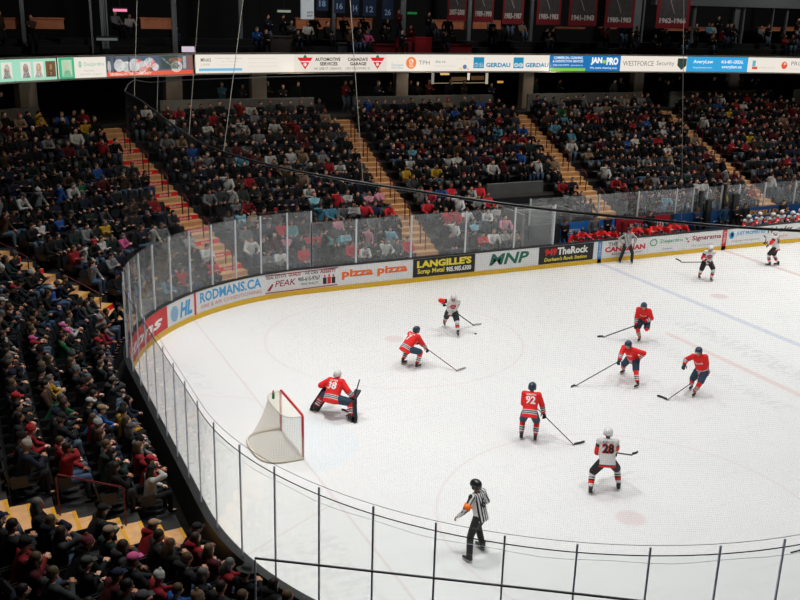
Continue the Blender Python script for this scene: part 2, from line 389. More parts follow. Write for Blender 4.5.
def board_ad(px0, px1, color, texts, z0=.22, z1=1.03, label='advertisement panel', shapes=()):
    s0, s1 = s_of_px(px0), s_of_px(px1)
    o = sweep(MB(), s0, s1, [(-.012, z0), (-.002, z0), (-.002, z1), (-.012, z1)]).build('advertisement_panel', INK.get(color) or color)
    o.parent = boards; o.matrix_parent_inverse = boards_inv; o['label'] = label
    mp = lambda u, v, e=.018: at(s0+u*(s1-s0), -e, z0+v*(z1-z0))
    for t in texts:
        txt, ink, x0, x1, y0, y1 = t[:6]; bold = t[6] if len(t) > 6 else .015; sh = t[7] if len(t) > 7 else 0
        lettering(txt, (x0, x1, y0, y1), mp, INK[ink], o, bold, sh)
    for ink, polys in shapes: shape2d(polys, mp, INK[ink], o)
    return o
BW = M_BOARD
board_ad(136.5, 167, 'red', [('Bostons', 'white', .32, .96, .25, .8, .03, .3)], label='red panel with white script lettering')
sh = [('blue', [rect(.08+.0*i, .40, .14+.12*i, .20+.12*i) for i in range(6)])]
board_ad(168.5, 193, BW, [('HL', 'sky', .46, .95, .14, .84, .05, .25)], label='white panel with striped blue round letter and blue letters', shapes=[('sky', [[(.24+.17*math.sqrt(max(0, 1-((j+.5)/3.5-1)**2))*sx, .14+.1*j+dy) for sx, dy in ((-1, 0), (1, 0), (1, .06), (-1, .06))] for j in range(7)])])
board_ad(194.2, 195.8, 'red', [], .2, 1.04, label='red goal line mark on the boards')
board_ad(198, 263, BW, [('RODMANS.CA', 'sky', .03, .97, .42, .92, .03), ('FIRE & AIR CONDITIONING', 'pink', .05, .97, .14, .32, .0)], label='white panel with light blue capital lettering')
board_ad(265, 337, BW, [('REAL ESTATE', 'black', .02, .30, .74, .9), ('GOALS?', 'maroon', .33, .5, .74, .92, .03), ('WE CAN', 'black', .55, .73, .74, .9), ('ASSIST!', 'maroon', .76, .97, .74, .92, .03),
    ('PEAK', 'maroon', .14, .43, .3, .62, .01, .2), ('905-615-9767', 'black', .46, .76, .42, .64, .02), ('PEAK REALTY', 'grey', .5, .74, .22, .34)], label='white panel with maroon lettering, red rules and three small people',
    shapes=[('maroon', [rect(.0, 1, .93, .98), rect(.0, 1, .04, .09), [(.02, .16), (.07, .16), (.12, .45), (.10, .5)]]), ('black', [rect(.80, .85, .16, .5), rect(.92, .97, .16, .5)]), ('red', [rect(.86, .91, .16, .52)]), ('pink', [disc(.825, .58, .014, .07, 8), disc(.885, .6, .014, .07, 8), disc(.945, .58, .014, .07, 8)])])
board_ad(338.5, 410.5, BW, [('pizza pizza', 'orange', .04, .95, .28, .8, .04)], label='white panel with bold orange lowercase lettering')
board_ad(412.5, 474.5, 'black', [("LANGILLE'S", 'yellow', .06, .94, .5, .9, .05), ('Scrap Metal', 'yellow', .07, .5, .1, .44, .03), ('905.985.6300', 'white', .53, .94, .14, .42, .04)], label='black panel with yellow capital lettering and a white phone number')
board_ad(476.5, 536.5, BW, [('MNP', 'green', .2, .86, .24, .88, .03, .2)], label='white panel with three bold dark green capitals')
board_ad(538.5, 593, 'black', [('949', 'red', .1, .32, .46, .88, .05), ('TheRock', 'white', .33, .9, .46, .9, .04), ("Durham's Rock Station", 'yellow', .1, .88, .14, .36, .025, .15)], label='black panel with red and white lettering over a yellow line')
board_ad(597.3, 601.3, 'blue', [], .0, 1.04, label='blue line mark on the boards')
o = board_ad(603, 646, BW, [('THE', 'black', .1, .32, .68, .9), ('CANADIAN', 'red', .03, .97, .32, .64, .05), ('BREWHOUSE INC', 'black', .2, .9, .12, .24, .0)], label='white panel with red capitals behind the linesman')
board_ad(648, 682, BW, [('Desjardins', 'lgreen', .34, 1.0, .5, .78, .01), ('Ontario', 'grey', .4, .7, .14, .26, 0)], label='white panel with green hexagon and green lettering',
    shapes=[('lgreen', [[(.14+r*math.cos(a)*.5, .64+r*math.sin(a)) for r, a in ((.24, k*math.pi/3), (.24, (k+1)*math.pi/3), (.17, (k+1)*math.pi/3), (.17, k*math.pi/3))] for k in range(6)])])
board_ad(684, 720.5, BW, [('Signarama', 'maroon', .2, 1.0, .44, .82, .02), ('The way to grow', 'grey', .2, .8, .14, .26, 0)], label='white panel with maroon lettering', shapes=[('maroon', [[(.0, .8), (.06, .6), (.18, .86), (.08, .68)], disc(.1, .5, .03, .06, 8)])])
o = board_ad(722, 726.3, 'red', [], .0, 1.04, label='red centre line mark on the boards')
s0, s1 = s_of_px(722), s_of_px(726.3)
lettering('TRIBUTE', (.25, .95, .2, .8), lambda u, v: at(s0+(1-v)*(s1-s0), -.02, .1+u*.9), INK['white'], o, .0)
s0, s1 = s_of_px(597.3), s_of_px(601.3); ob = [c for c in bpy.data.objects if c.get('label') == 'blue line mark on the boards'][0]
lettering('DURHAM', (.25, .95, .2, .8), lambda u, v: at(s0+(1-v)*(s1-s0), -.02, .1+u*.9), INK['white'], ob, .0)
board_ad(728, 765, BW, [('JUST PROPERTIES', 'sky', .2, .98, .52, .8, .03), ('Property Management', 'grey', .1, .85, .16, .28, 0)], label='white panel with light blue round mark and lettering',
    shapes=[('sky', [disc(.08, .62, .07, .24, 14)]), ('white', [disc(.09, .64, .035, .13, 10)])])
board_ad(766, 792, BW, [('Holendex', 'black', .04, .98, .52, .9, .03), ('rental', 'orange', .4, .8, .2, .36, .0)], label='white panel with bold black lettering')
board_ad(793, 812, BW, [('ATHLETICS', 'black', .1, .9, .4, .7, .02)], label='white panel with black lettering at the right edge')
# ------------------------------------------------------------------ RINK GLASS
def glass_run(name, label, s_list, z1, gm, pm, d=.06, post_top=None, pr=.022, pd=.028, wire=True, z0=1.10, edge=True):
    root = empty(name, tuple(at(s_list[0], d, z0))); tag(root, label, 'rink glass'); inv = Matrix.Translation(-Vector(root.location))
    for i, s in enumerate(s_list):
        p, n = outline(s); t = Vector((-n.y, n.x, 0)); M = Matrix.Translation(at(s, d, 0)) @ Matrix(((t.x, n.x, 0, 0), (t.y, n.y, 0, 0), (0, 0, 1, 0), (0, 0, 0, 1)))
        o = MB().box((-pr, -pd, z0), (pr, pd, post_top or z1), M).build('support_post', pm); o.parent = root; o.matrix_parent_inverse = inv
        if i+1 < len(s_list):
            a, b = s+.024, s_list[i+1]-.024
            o = sweep(MB(), a, b, [(d-.006, z0), (d+.006, z0), (d+.006, z1), (d-.006, z1)], .3).build('glass_pane', gm); o.parent = root; o.matrix_parent_inverse = inv
    if edge:
        o = sweep_box(s_list[0], s_list[-1], d-.007, d+.007, z1, z1+.014, .3).build('top_trim', M_DARK); o.parent = root; o.matrix_parent_inverse = inv
    return root
# near and end run: 1.22 m panes with tall posts
s_ref = CUM[2]-2.02
near_s = [s_ref+1.12*k for k in range(-18, 0)]+[s_ref]
s = s_ref
while s+1.165 < CUM[4]+1.6: s += 1.165; near_s.append(s)
n_end = [x for x in near_s if x <= CUM[3]+1.5]; s312 = s_of_px(311.5, 1.1); f_end = [n_end[-1]]+[x for x in near_s if CUM[3]+1.5 < x < s312-.7]+[s312]
glass_run('rink_glass', 'tall clear rink glass on aluminium posts at the near corner and behind the goal', n_end, 3.30, M_GLASS, M_ALU, post_top=3.46, pr=.015, pd=.013)
glass_run('rink_glass', 'tall hazy rink glass around the far left corner of the ice', f_end, 3.42, M_GLASSF, M_ALUW, pr=.028)
far_s = [f_end[-1]]+[s_of_px(p, 1.1) for p in (356, 411, 465, 514, 553)]
glass_run('rink_glass', 'lower hazy rink glass along the far boards left of the bench', far_s, 2.95, M_GLASSF, M_ALUW, pr=.035)
# return pane from the boards back to the bench wall, and glass behind the benches
sb = far_s[-1]; xb = at(sb, 0, 0).x
def plane_glass(root, a, b, z0, z1, gm, post=True, pr=.035):
    inv = Matrix.Translation(-Vector(root.location)); a = Vector(a); b = Vector(b); t = (b-a).normalized(); n = Vector((-t.y, t.x, 0)); L_ = (b-a).length
    M = Matrix.Translation(a) @ Matrix(((t.x, n.x, 0, 0), (t.y, n.y, 0, 0), (0, 0, 1, 0), (0, 0, 0, 1)))
    o = MB().box((pr, -.006, z0), (L_-pr, .006, z1), M).build('glass_pane', gm); o.parent = root; o.matrix_parent_inverse = inv
    if post:
        o = MB().box((-pr, -pr, z0), (pr, pr, z1+.02), M).build('support_post', M_ALUW); o.parent = root; o.matrix_parent_inverse = inv
bg = empty('bench_glass', (xb, 28.0, 1.1)); tag(bg, 'hazy glass screen behind the players benches on the far side', 'bench glass')
plane_glass(bg, (xb, 26.08, 0), (xb, 28.0, 0), 1.1, 2.84, M_GLASSF)
xs = [xb, 24.2, 26.6, 29.0, 30.1, 31.0, 32.0, 33.2, 35.0, 37.2, 39.4, 41.6, 43.8]
for i in range(len(xs)-1): plane_glass(bg, (xs[i], 28.02, 0), (xs[i+1], 28.02, 0), 1.54, 2.80, M_GLASSF, True, .03)
# ------------------------------------------------------------------ SAFETY NETTING
net = empty('safety_netting', tuple(at(CUM[2], 0, 3.5))); tag(net, 'fine black safety netting hanging above the rink glass from a dark cable', 'safety netting')
ninv = Matrix.Translation(-Vector(net.location))
cab = [(8.0, 8.0), (CUM[1]-3, 8.3), (CUM[1]+1.5, 8.45), (CUM[1]+4, 8.62), (CUM[1]+7.5, 8.80), (CUM[2]-1.5, 8.88), (CUM[2]+1.5, 8.95), (CUM[2]+5, 9.1), (CUM[3], 9.12), (CUM[3]+3, 9.06), (CUM[3]+6, 8.75), (CUM[4]-3, 8.66), (CUM[4]+3, 8.7)]
def cabz(s):
    for (a, za), (b, zb) in zip(cab, cab[1:]):
        if a <= s <= b: return za+(zb-za)*(s-a)/(b-a)
    return cab[0][1] if s < cab[0][0] else cab[-1][1]
def nd(s):      # the cable is drawn inward across the tight far-left curve
    t = (s-(CUM[3]-1.5))/7.5; return .03-(.55*math.sin(math.pi*t) if 0 < t < 1 else 0)
def net_sheet(s0, s1, z0, name='netting'):
    ss = [s0+(s1-s0)*i/int((s1-s0)/.4) for i in range(int((s1-s0)/.4)+1)]; vs = []; uv = []
    for s in ss:
        for z in (z0, cabz(s)): vs.append(at(s, .03 if z == z0 else nd(s), z)); uv.append((s, z))
    fs = [(2*i, 2*i+2, 2*i+3, 2*i+1) for i in range(len(ss)-1)]
    o = mesh_obj(name, vs, fs, M_NETC); l = o.data.uv_layers.new(name='UVMap')
    for p in o.data.polygons:
        for li in p.loop_indices: l.data[li].uv = uv[o.data.loops[li].vertex_index]
    o.parent = net; o.matrix_parent_inverse = ninv; return o
net_sheet(8.5, CUM[3]+1.5, 3.3); net_sheet(CUM[3]+1.5, CUM[4]+2.8, 3.44)
def nt_part(mb, name, m, label=None):
    o = mb.build(name, m); o.parent = net; o.matrix_parent_inverse = ninv
    if label: o['label'] = label
M_CABLE = mat('cable', (.03, .03, .032), .35, .3); M_STRING = mat('string', srgb(190, 182, 168), .6)
nt_part(MB().tube([at(8+.4*i, nd(8+.4*i), cabz(8+.4*i)) for i in range(int((CUM[3]-8)/.4))], .021), 'top_cable', M_CABLE)
nt_part(MB().tube([at(CUM[3]-.4+.4*i, nd(CUM[3]-.4+.4*i), cabz(CUM[3]-.4+.4*i)) for i in range(int((CUM[4]+3-CUM[3])/.4))], .016), 'top_cable', M_CABLE)
nt_part(MB().tube([at(8+.4*i, .03, 3.47) for i in range(int((CUM[3]+1-8)/.4))], .0045), 'bottom_rope', M_DARK)
nt_part(MB().tube([at(CUM[1]-6+.4*i, .09, 3.2+.02*math.sin(i*1.3)) for i in range(int((CUM[3]-CUM[1]+6)/.4))], .004), 'tie_rope', M_ALU)
for (u, v), (u2, v2) in (((134, 98), (137, 0)), ((157, 106), (158, 72)), ((189, 122), (199, 0)), ((224, 146), (243, 0)), ((363, 184), (350, 0)), ((683, 228), (684, 0))):
    # the foot of each line sits on the cable; its head rises to the roof
    best = min(((abs(project(at(s, .03, cabz(s)))[0]-u), s) for s in [8+.1*i for i in range(int((CUM[3]+2-8)*10))]), key=lambda t: t[0])[1]
    foot = at(best, .03, cabz(best)); top = onz(u2, v2, 12.2) if v2 == 0 else None
    d = ray(u2, v2); dep = project(foot)[2]; h = CAM+d*dep
    if v2 == 0: dirn = (h-foot); h = foot+dirn*1.6
    nt_part(MB().tube([foot, h], .0055 if u < 600 else .004, 6), 'suspension_line', M_STRING)
o = MB().tube([at(CUM[1]+1.2, .12, 3.23), at(CUM[1]+.6, .12, 3.27)], .012).build('glass_clip', M_BLACK); tag(o, 'short black bar clipped along the near glass top at right', 'clip')
# ------------------------------------------------------------------ foreground barrier rail
k = .88; A = CAM+Vector((4.13, 14.49, -9.51))*k; B = CAM+Vector((9.71, 10.75, -9.5))*k
rl = empty('barrier_rail', tuple(A)); tag(rl, 'black straight barrier rail with slim post in the near foreground', 'rail'); rinv = Matrix.Translation(-A)
B2 = A+(B-A)*1.15
for mb_, nm, m_ in ((MB().tube([A, B2], .020), 'top_rail', M_BLACK), (MB().tube([A-Vector((0, 0, .03)), Vector((A.x, A.y, .9))], .017), 'post', M_ALU), (MB().box((A.x-.05, A.y-.05, 1.72), (A.x+.05, A.y+.05, 1.82)), 'bracket', M_ALU)):
    o = mb_.build(nm, m_); o.parent = rl; o.matrix_parent_inverse = rinv
# ------------------------------------------------------------------ LIT RIBBON BOARD
RBPX = [(-14, 84), (16, 82), (58, 80), (59.5, 79.5), (107, 77.6), (193, 74.4), (196, 74), (246, 73.3), (295, 72.6), (342, 72.2), (387, 71.9), (430, 71.7), (471, 71.6), (511, 71.6), (549, 71.6), (585, 71.6), (620, 71.7), (654, 71.9), (686, 72.1), (716, 72.3), (747, 72.6), (775, 72.9), (812, 73.6)]
RBZ0, RBZ1 = 7.85, 8.80
RB = [onz(u, v, RBZ0) for u, v in RBPX]
ribbon = empty('ribbon_display', tuple(RB[8])); tag(ribbon, 'long lit advertising ribbon board along the upper deck front', 'ribbon display'); rbinv = Matrix.Translation(-RB[8])
def rb_panel(i0, i1, color, texts=(), shapes=(), label='lit advertising panel', border=True):
    a, b = RB[i0], RB[i1]; t = (b-a).normalized(); n = Vector((t.y, -t.x, 0)); Lp = (b-a).length
    def mp(u, v, e=.02):
        p = a+t*(u*Lp)+n*e; p.z = RBZ0+.03+v*(RBZ1-RBZ0-.06); return p
    mb = MB(); g = .02
    mb.add([mp(g/Lp, 0, 0), mp(1-g/Lp, 0, 0), mp(1-g/Lp, 1, 0), mp(g/Lp, 1, 0), mp(g/Lp, 0, -.1), mp(1-g/Lp, 0, -.1), mp(1-g/Lp, 1, -.1), mp(g/Lp, 1, -.1)], [(0, 1, 2, 3), (5, 4, 7, 6), (0, 4, 5, 1), (3, 2, 6, 7), (0, 3, 7, 4), (1, 5, 6, 2)])
    o = mb.build('display_panel', glow(color)); o.parent = ribbon; o.matrix_parent_inverse = rbinv; o['label'] = label
    for c, polys in shapes: shape2d(polys, lambda u, v: mp(u, v, .012), glow(c), o)
    for tx in texts:
        txt, c, x0, x1, y0, y1 = tx[:6]; lettering(txt, (x0, x1, y0, y1), mp, glow(c), o, tx[6] if len(tx) > 6 else .01, 0)
CRM = (236, 228, 216); K = (50, 48, 46); G_ = (150, 146, 138); MINT = (160, 216, 190)
def portrait(cx, w, hair=(70, 50, 40), coat=(50, 50, 52), bg=(226, 222, 212)):
    return [(bg, [rect(cx-w, cx+w, .14, .88)]), (hair, [disc(cx, .60, w*.5, .2, 12), rect(cx-w*.5, cx+w*.5, .34, .6)]), ((222, 178, 150), [disc(cx, .60, w*.32, .15, 12)]), (coat, [[(cx-w*.8, .14), (cx+w*.8, .14), (cx+w*.5, .36), (cx-w*.5, .36)]]), ((235, 230, 225), [[(cx-w*.12, .36), (cx+w*.12, .36), (cx, .2)]])]
rb_panel(0, 1, MINT, shapes=portrait(.72, .18), label='mint green panel with one portrait')
rb_panel(1, 2, MINT, shapes=portrait(.25, .12)+portrait(.55, .12, (150, 110, 70))+portrait(.84, .12, (96, 60, 36), (90, 60, 40), (110, 84, 50)), label='mint green panel with three portraits')
rb_panel(3, 4, CRM, [('Desjardins', (130, 190, 160), .52, .95, .52, .76, .0), ('Insurance', (180, 190, 184), .52, .72, .3, .42, 0), ('Jennifer Agent', (160, 190, 176), .42, .9, .12, .22, 0)], [((60, 180, 130), [rect(0, .32, 0, 1)]), ((200, 214, 190), [rect(.06, .27, .1, .9)]), ((206, 160, 110), [disc(.165, .6, .05, .2)]), ((232, 200, 170), [disc(.165, .58, .03, .13)]), ((60, 160, 110), [[(.08, .12), (.25, .12), (.21, .4), (.12, .4)]]), ((130, 190, 160), [disc(.44, .66, .035, .17, 6)]), (CRM, [disc(.44, .66, .02, .10, 6)])], label='white panel with green framed portrait and green lettering')
hk = [((88, 100, 112), [rect(0, 1, .22, 1)]), ((40, 50, 60), [rect(.08, .1, .22, 1), rect(.24, .26, .22, 1), rect(.6, .615, .22, 1), rect(.0, .05, .22, 1)]), ((232, 230, 226), [disc(.14, .55, .06, .32), disc(.22, .48, .06, .28), disc(.31, .55, .06, .34), disc(.40, .46, .06, .3), disc(.48, .66, .06, .26), disc(.55, .42, .04, .2), disc(.03, .5, .02, .3)]), ((226, 96, 70), [disc(.36, .74, .03, .12), disc(.46, .4, .035, .2), disc(.53, .6, .03, .22), disc(.40, .34, .03, .14)]), ((60, 90, 130), [disc(.44, .82, .04, .14), disc(.56, .8, .03, .12)]),
      ((40, 62, 52), [rect(.62, .82, .3, 1)]), ((232, 228, 220), [disc(.80, .42, .07, .3), [(.62, .9), (.64, .9), (.74, .5), (.72, .5)]]), ((214, 130, 90), [disc(.79, .76, .08, .14)]), ((40, 44, 46), [disc(.77, .45, .02, .1), disc(.83, .45, .02, .1)]), ((150, 90, 70), [rect(.93, 1, .3, .95)]), ((200, 190, 180), [rect(.88, .92, .3, .95)]), ((232, 84, 60), [rect(0, 1, 0, .24)])]
rb_panel(4, 5, (150, 150, 150), [('GENERALS IN THE COMMUNITY', (244, 226, 214), .03, .5, .05, .19, .02)], hk, label='panel with hockey players and a red strip')
rb_panel(6, 7, CRM, [('MNAS', (90, 100, 90), .1, .3, .62, .82, .01), ('LAW', (170, 170, 165), .1, .28, .4, .54, 0), ('Durham Region Lawyers', G_, .38, .92, .76, .84, 0), ('free consultation', (200, 190, 175), .5, .85, .6, .68, 0), ('mnaslaw today', (206, 200, 186), .42, .8, .4, .48, 0)], [((110, 184, 226), [rect(.06, .92, .12, .26)])], label='white panel with dark lettering and a light blue bar')
rb_panel(7, 8, CRM, [('_______________', (200, 196, 186), .04, .62, .78, .80, 0), ('We buy and sell homes', (206, 200, 190), .04, .64, .5, .58, 0), ('book a visit with us today', (206, 200, 190), .04, .64, .3, .38, 0)], label='white panel with faint grey lettering')
TRI = lambda cx: [((214, 26, 34), [[(cx-.16, .82), (cx+.16, .82), (cx, .14)]]), ((244, 240, 236), [[(cx-.11, .62), (cx+.11, .62), (cx+.1, .55), (cx-.1, .55)], disc(cx, .42, .035, .1, 10)]), ((30, 110, 60), [[(cx-.04, .80), (cx+.04, .80), (cx+.025, .92), (cx, .98), (cx-.025, .92)]])]
rb_panel(8, 9, (226, 218, 206), [('AUTOMOTIVE', K, .42, .96, .62, .82, .03), ('SERVICES', K, .52, .9, .36, .56, .03), ('441 GIBB ST. OSHAWA', (96, 92, 88), .4, .98, .12, .26, .0)], TRI(.21), label='cream panel with red triangle and dark lettering')
rb_panel(9, 10, (226, 218, 206), [("CANADA'S", K, .12, .56, .62, .82, .03), ('GARAGE', K, .17, .53, .36, .56, .03), ('1333 WILSON RD. N', (96, 92, 88), .08, .6, .12, .26, .0)], TRI(.78), label='cream panel with dark lettering and red triangle')
rb_panel(10, 11, CRM, [('Durham', (130, 170, 190), .1, .36, .3, .46, .0), ('PRINTING', (150, 180, 190), .1, .36, .14, .26, 0), ('TPH', (120, 124, 124), .72, .98, .4, .64, .0)], [((240, 124, 50), [disc(.55, .5, .12, .36)]), ((244, 236, 226), [disc(.55, .58, .055, .17), rect(.5, .6, .24, .4)]), ((240, 124, 50), [disc(.55, .58, .025, .08), rect(.52, .58, .29, .34)])], label='white panel with orange oval mark')
rb_panel(11, 12, CRM, [('dna co', (120, 150, 140), .12, .36, .5, .68, .01), ('health and wellness', (196, 190, 180), .1, .6, .28, .36, 0), ('call today', (206, 196, 186), .6, .9, .7, .78, 0)], [((90, 120, 170), [disc(.84, .26, .05, .14)]), ((240, 200, 110), [rect(.7, .78, .1, .2)]), ((236, 150, 110), [rect(.9, .94, .1, .18)])], label='white panel with small faint lettering')
TEAL = (30, 138, 178)
for i in (12, 13):
    rb_panel(i, i+1, CRM, [('GERDAU', TEAL, .36, .97, .24, .52, .04)], [(TEAL, [rect(.05, .31, .18, .86)]), ((236, 236, 230), [disc(.12, .38, .06, .14), disc(.24, .38, .06, .14)]), (TEAL, [disc(.12, .38, .035, .07), disc(.24, .38, .035, .07)])], label='white panel with teal square mark and teal capitals' + (', right of its twin' if i == 13 else ''))
BL = (20, 112, 178)
rb_panel(14, 15, BL, [('COMMERCIAL CLEANING', (230, 240, 244), .1, .9, .78, .94, .03), ('& DISINFECTION SERVICES', (230, 240, 244), .08, .92, .56, .72, .02), ('905.576.9999 - jan-pro.ca', (220, 234, 240), .1, .92, .3, .44, .01)], [((130, 200, 70), [rect(0, 1, 0, .2)])], label='blue panel with white lettering and green foot')
rb_panel(15, 16, BL, [('JAN', (240, 244, 246), .14, .46, .4, .9, .06), ('PRO', (240, 244, 246), .58, .92, .4, .9, .06), ('We make cleaning easy', (220, 234, 240), .12, .9, .12, .28, .02)], [((150, 210, 70), [disc(.52, .62, .05, .12)])], label='blue panel with bold white capitals and green dot')
rb_panel(16, 17, CRM, [('WESTFORCE', (110, 104, 96), .06, .96, .36, .68, .0)], label='white panel with thin grey capitals')
rb_panel(17, 18, CRM, [('Security', (110, 104, 96), .05, .6, .32, .7, .0)], [((44, 62, 54), [[(.70, .88), (.98, .88), (.98, .4), (.84, .1), (.70, .4)]]), ], label='white panel with dark shield')
lt_p = None
SKY = (48, 162, 218)
rb_panel(18, 19, SKY, [('AveryLaw', (236, 246, 250), .2, .86, .5, .8, .02), ('Employment Law', (214, 236, 246), .22, .84, .2, .34, .01)], label='sky blue panel with white lettering')
rb_panel(19, 20, SKY, [('416-481-GREAL', (236, 246, 250), .12, .84, .56, .8, .02), ('averylaw.ca', (236, 246, 250), .16, .8, .18, .46, .02)], label='sky blue panel with white phone number')
rb_panel(20, 21, CRM, [('community fund', (170, 166, 160), .4, .95, .26, .36, 0)], [((90, 180, 200), [rect(.15, .26, .4, .8)]), ((226, 84, 60), [rect(.15, .34, .2, .38)])], label='white panel with small blue and red mark')
rb_panel(21, 22, CRM, [('PRO', (120, 120, 120), .4, .7, .5, .78, .0), ('heating', (196, 190, 180), .4, .7, .2, .3, 0)], [((226, 84, 50), [disc(.22, .5, .08, .26)]), (CRM, [disc(.24, .6, .04, .1)])], label='white panel with orange round mark')
mb = MB()
for i in range(len(RB)-1):
    a, b = RB[i], RB[i+1]; t = (b-a).normalized(); n = Vector((t.y, -t.x, 0))
    for z0, z1 in ((RBZ0-.05, RBZ0+.01), (RBZ1-.01, RBZ1+.06)): mb.add([Vector((p.x, p.y, 0))+n*e+Vector((0, 0, z)) for z in (z0, z1) for p, e in ((a, .04), (b, .04), (b, -.14), (a, -.14))], [(0, 1, 5, 4), (2, 3, 7, 6), (0, 3, 2, 1), (4, 5, 6, 7), (0, 4, 7, 3), (1, 2, 6, 5)])
o = mb.build('frame', mat('cream_frame', srgb(150, 145, 135), .5)); o.parent = ribbon; o.matrix_parent_inverse = rbinv
mb = MB()      # dark fascia and soffit carrying the display
for i in range(len(RB)-1):
    a, b = RB[i], RB[i+1]; t = (b-a).normalized(); n = Vector((t.y, -t.x, 0)); m_ = Vector((-t.y, t.x, 0))
    mb.add([Vector((p.x, p.y, 0))+m_*e+Vector((0, 0, z)) for z in (RBZ0-.02, 8.75) for p, e in ((a, .16), (b, .16), (b, 3.5), (a, 3.5))], [(0, 1, 5, 4), (2, 3, 7, 6), (0, 3, 2, 1), (4, 5, 6, 7), (0, 4, 7, 3), (1, 2, 6, 5)])
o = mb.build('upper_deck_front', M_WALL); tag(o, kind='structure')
# ------------------------------------------------------------------ COLUMNS, upper deck fittings
for i, (u, v0, w) in enumerate(((28, 110, .42), (176, 105, .42), (258, 105, .40), (400, 97, .36), (524, 97, .36), (634, 91, .36), (729, 90, .36))):
    # foot on the concourse level just behind the half wall
    best = min((abs(project(at(s, 13.85, zrow(NR)))[0]-u), s) for s in [CUM[3]-10+.1*i for i in range(700)])[1]
    p, n = outline(best); M = Matrix.Translation(at(best, 13.85, 0)) @ Matrix(((-n.y, n.x, 0, 0), (n.x, n.y, 0, 0), (0, 0, 1, 0), (0, 0, 0, 1)))
    w = w*1.0; z = zrow(NR)
    o = MB().box((-w, -.25, z), (w, .25, 8.45), M).box((-w-.05, -.3, z), (w+.05, .3, z+.15), M).build('column', M_COLM); tag(o, kind='structure')
def z_at(u, v, Y): return ony(u, v, Y)
YU = 44.0
root = None
for i, (x0, x1) in enumerate(((0, 20), (31, 64), (141, 172), (296, 330), (337, 372), (435, 466), (473, 502), (557, 585), (600, 617), (666, 685), (690, 717), (760, 781), (787, 806))):
    Yd = 44 if x0 > 190 else 40
    a, b = ony(x0, 24, Yd), ony(x1, 24, Yd); z0, z1 = ony((x0+x1)/2, 29+(2 if x0 > 600 else 0), Yd).z, ony((x0+x1)/2, 19 + (9 if x0 > 550 else 2 if x0 > 400 else 0), Yd).z
    o = MB().box((a.x, Yd, z0), (b.x, Yd+.12, z1)).box((a.x-.03, Yd-.04, z1), (b.x+.03, Yd+.2, z1+.06)).build('suite_front', M_WOOD); tag(o, kind='structure')
for i, (u, w, ytop) in enumerate(((24, .09, 0), (92, .05, 0), (104, .12, 0), (107.5, .05, 0), (175, .12, 0), (241, .10, 0), (334, .09, 0), (403, .16, 0), (469, .12, 0), (531, .10, 0), (636, .28, 0), (642, .06, 0), (693, .10, 0), (735, .22, 0), (742, .07, 0), (771, .05, 0), (785, .07, 0))):
    Yd = 43.6 if u > 190 else 39.6
    a = ony(u, 34, Yd); o = MB().box((a.x-w, Yd, 8.75), (a.x+w, Yd+.15, 19.9)).build('upper_post', M_POST); tag(o, kind='structure')
o = MB().box((39, 43.4, ony(740, 7, 43.4).z), (58, 43.9, ony(740, 7, 43.4).z+.9)).build('ceiling_beam', M_POST); tag(o, kind='structure')
def hanging(name, u0, u1, vb, vt, Y, m, label, cat, group=None, thick=.012, yaw=0):
    """sheet hanging from the roof: its lower edge at the seen height, its top at vt (or 2.6 m up)"""
    a, b = ony(u0, vb, Y), ony(u1, vb, Y); z1 = ony((u0+u1)/2, vt, Y).z if vt is not None else a.z+2.5
    w = (b.x-a.x)/2; c = (a+b)/2; o = MB().box((-w, -thick, 0), (w, thick, z1-a.z)).box((-w-.04, -.025, z1-a.z), (w+.04, .025, z1-a.z+.05)).build(name, m)
    o.location = (c.x, Y, min(a.z, b.z)); tag(o, label, cat, group); return o, w, z1-a.z
M_BANR = mat('red_banner_cloth', srgb(120, 14, 24), .9, noise=.2); M_BANN = mat('navy_banner_cloth', srgb(24, 44, 74), .9, noise=.2); M_BANG = mat('grey_picture_cloth', (.05, .045, .045), .9, noise=.6, nscale=3)
for u0, u1, vb, txt, lab in ((447, 466, 20.5, '2007-2008', 'narrow red banner hanging leftmost of the red ones above the ribbon board'), (473, 493, 22, '1989-1990', 'red banner hanging second from left, above the teal lettered signs'), (502, 523, 24, '1983-1987', 'red banner hanging third from left above the teal signs'), (536, 560, 24.5, '1980-1983', 'red banner hanging fourth from left, over the blue and green sign'), (568, 596, 25.5, '1941-1943', 'red banner hanging fifth from left, with slanting stick picture'), (604, 633, 27.5, '1980-1983', 'wide red banner hanging second from right with white year figures'), (655, 688, 28, '1962-1966', 'wide red banner hanging rightmost of all above the ribbon board')):
    o, w, h = hanging('hanging_banner', u0, u1, vb, None, 40, M_BANR, lab, 'banner', None)
    p = MB().box((-w*.82, -.016, .32), (w*.82, -.0125, h-.2)).build('picture_field', M_BANG, o)
    f = lambda u, v: Vector((-w*.8+u*w*1.6, -.022, v))
    lettering(txt, (.0, 1, .30, .62), f, flat('banner_ink', (205, 195, 190)), o, .04)
    st = MB().box((w*.05, -.02, 0), (w*.05+.05, -.017, 1.2), Matrix.Translation((0, 0, .85)) @ Matrix.Rotation(-.45, 4, 'Y')).build('stick_picture', flat('banner_pale', (150, 140, 138)), o)
for u0, u1, vb, txt in ((316.5, 328, 10.5, '18'), (334, 345, 13, '16'), (351, 359, 15, '14'), (363, 376, 16, '12'), (382, 393, 19, '26')):
    o, w, h = hanging('retired_number_banner', u0, u1, vb, None, 40.5, M_BANN, 'small navy banner with white number %s hanging left of the red banners' % txt, 'banner', 'small navy number banners')
    lettering(txt, (.22, .78, .2, .52), lambda u, v: Vector((-w+u*w*2, -.02, v)), flat('banner_blue', (130, 160, 190)), o, .03)
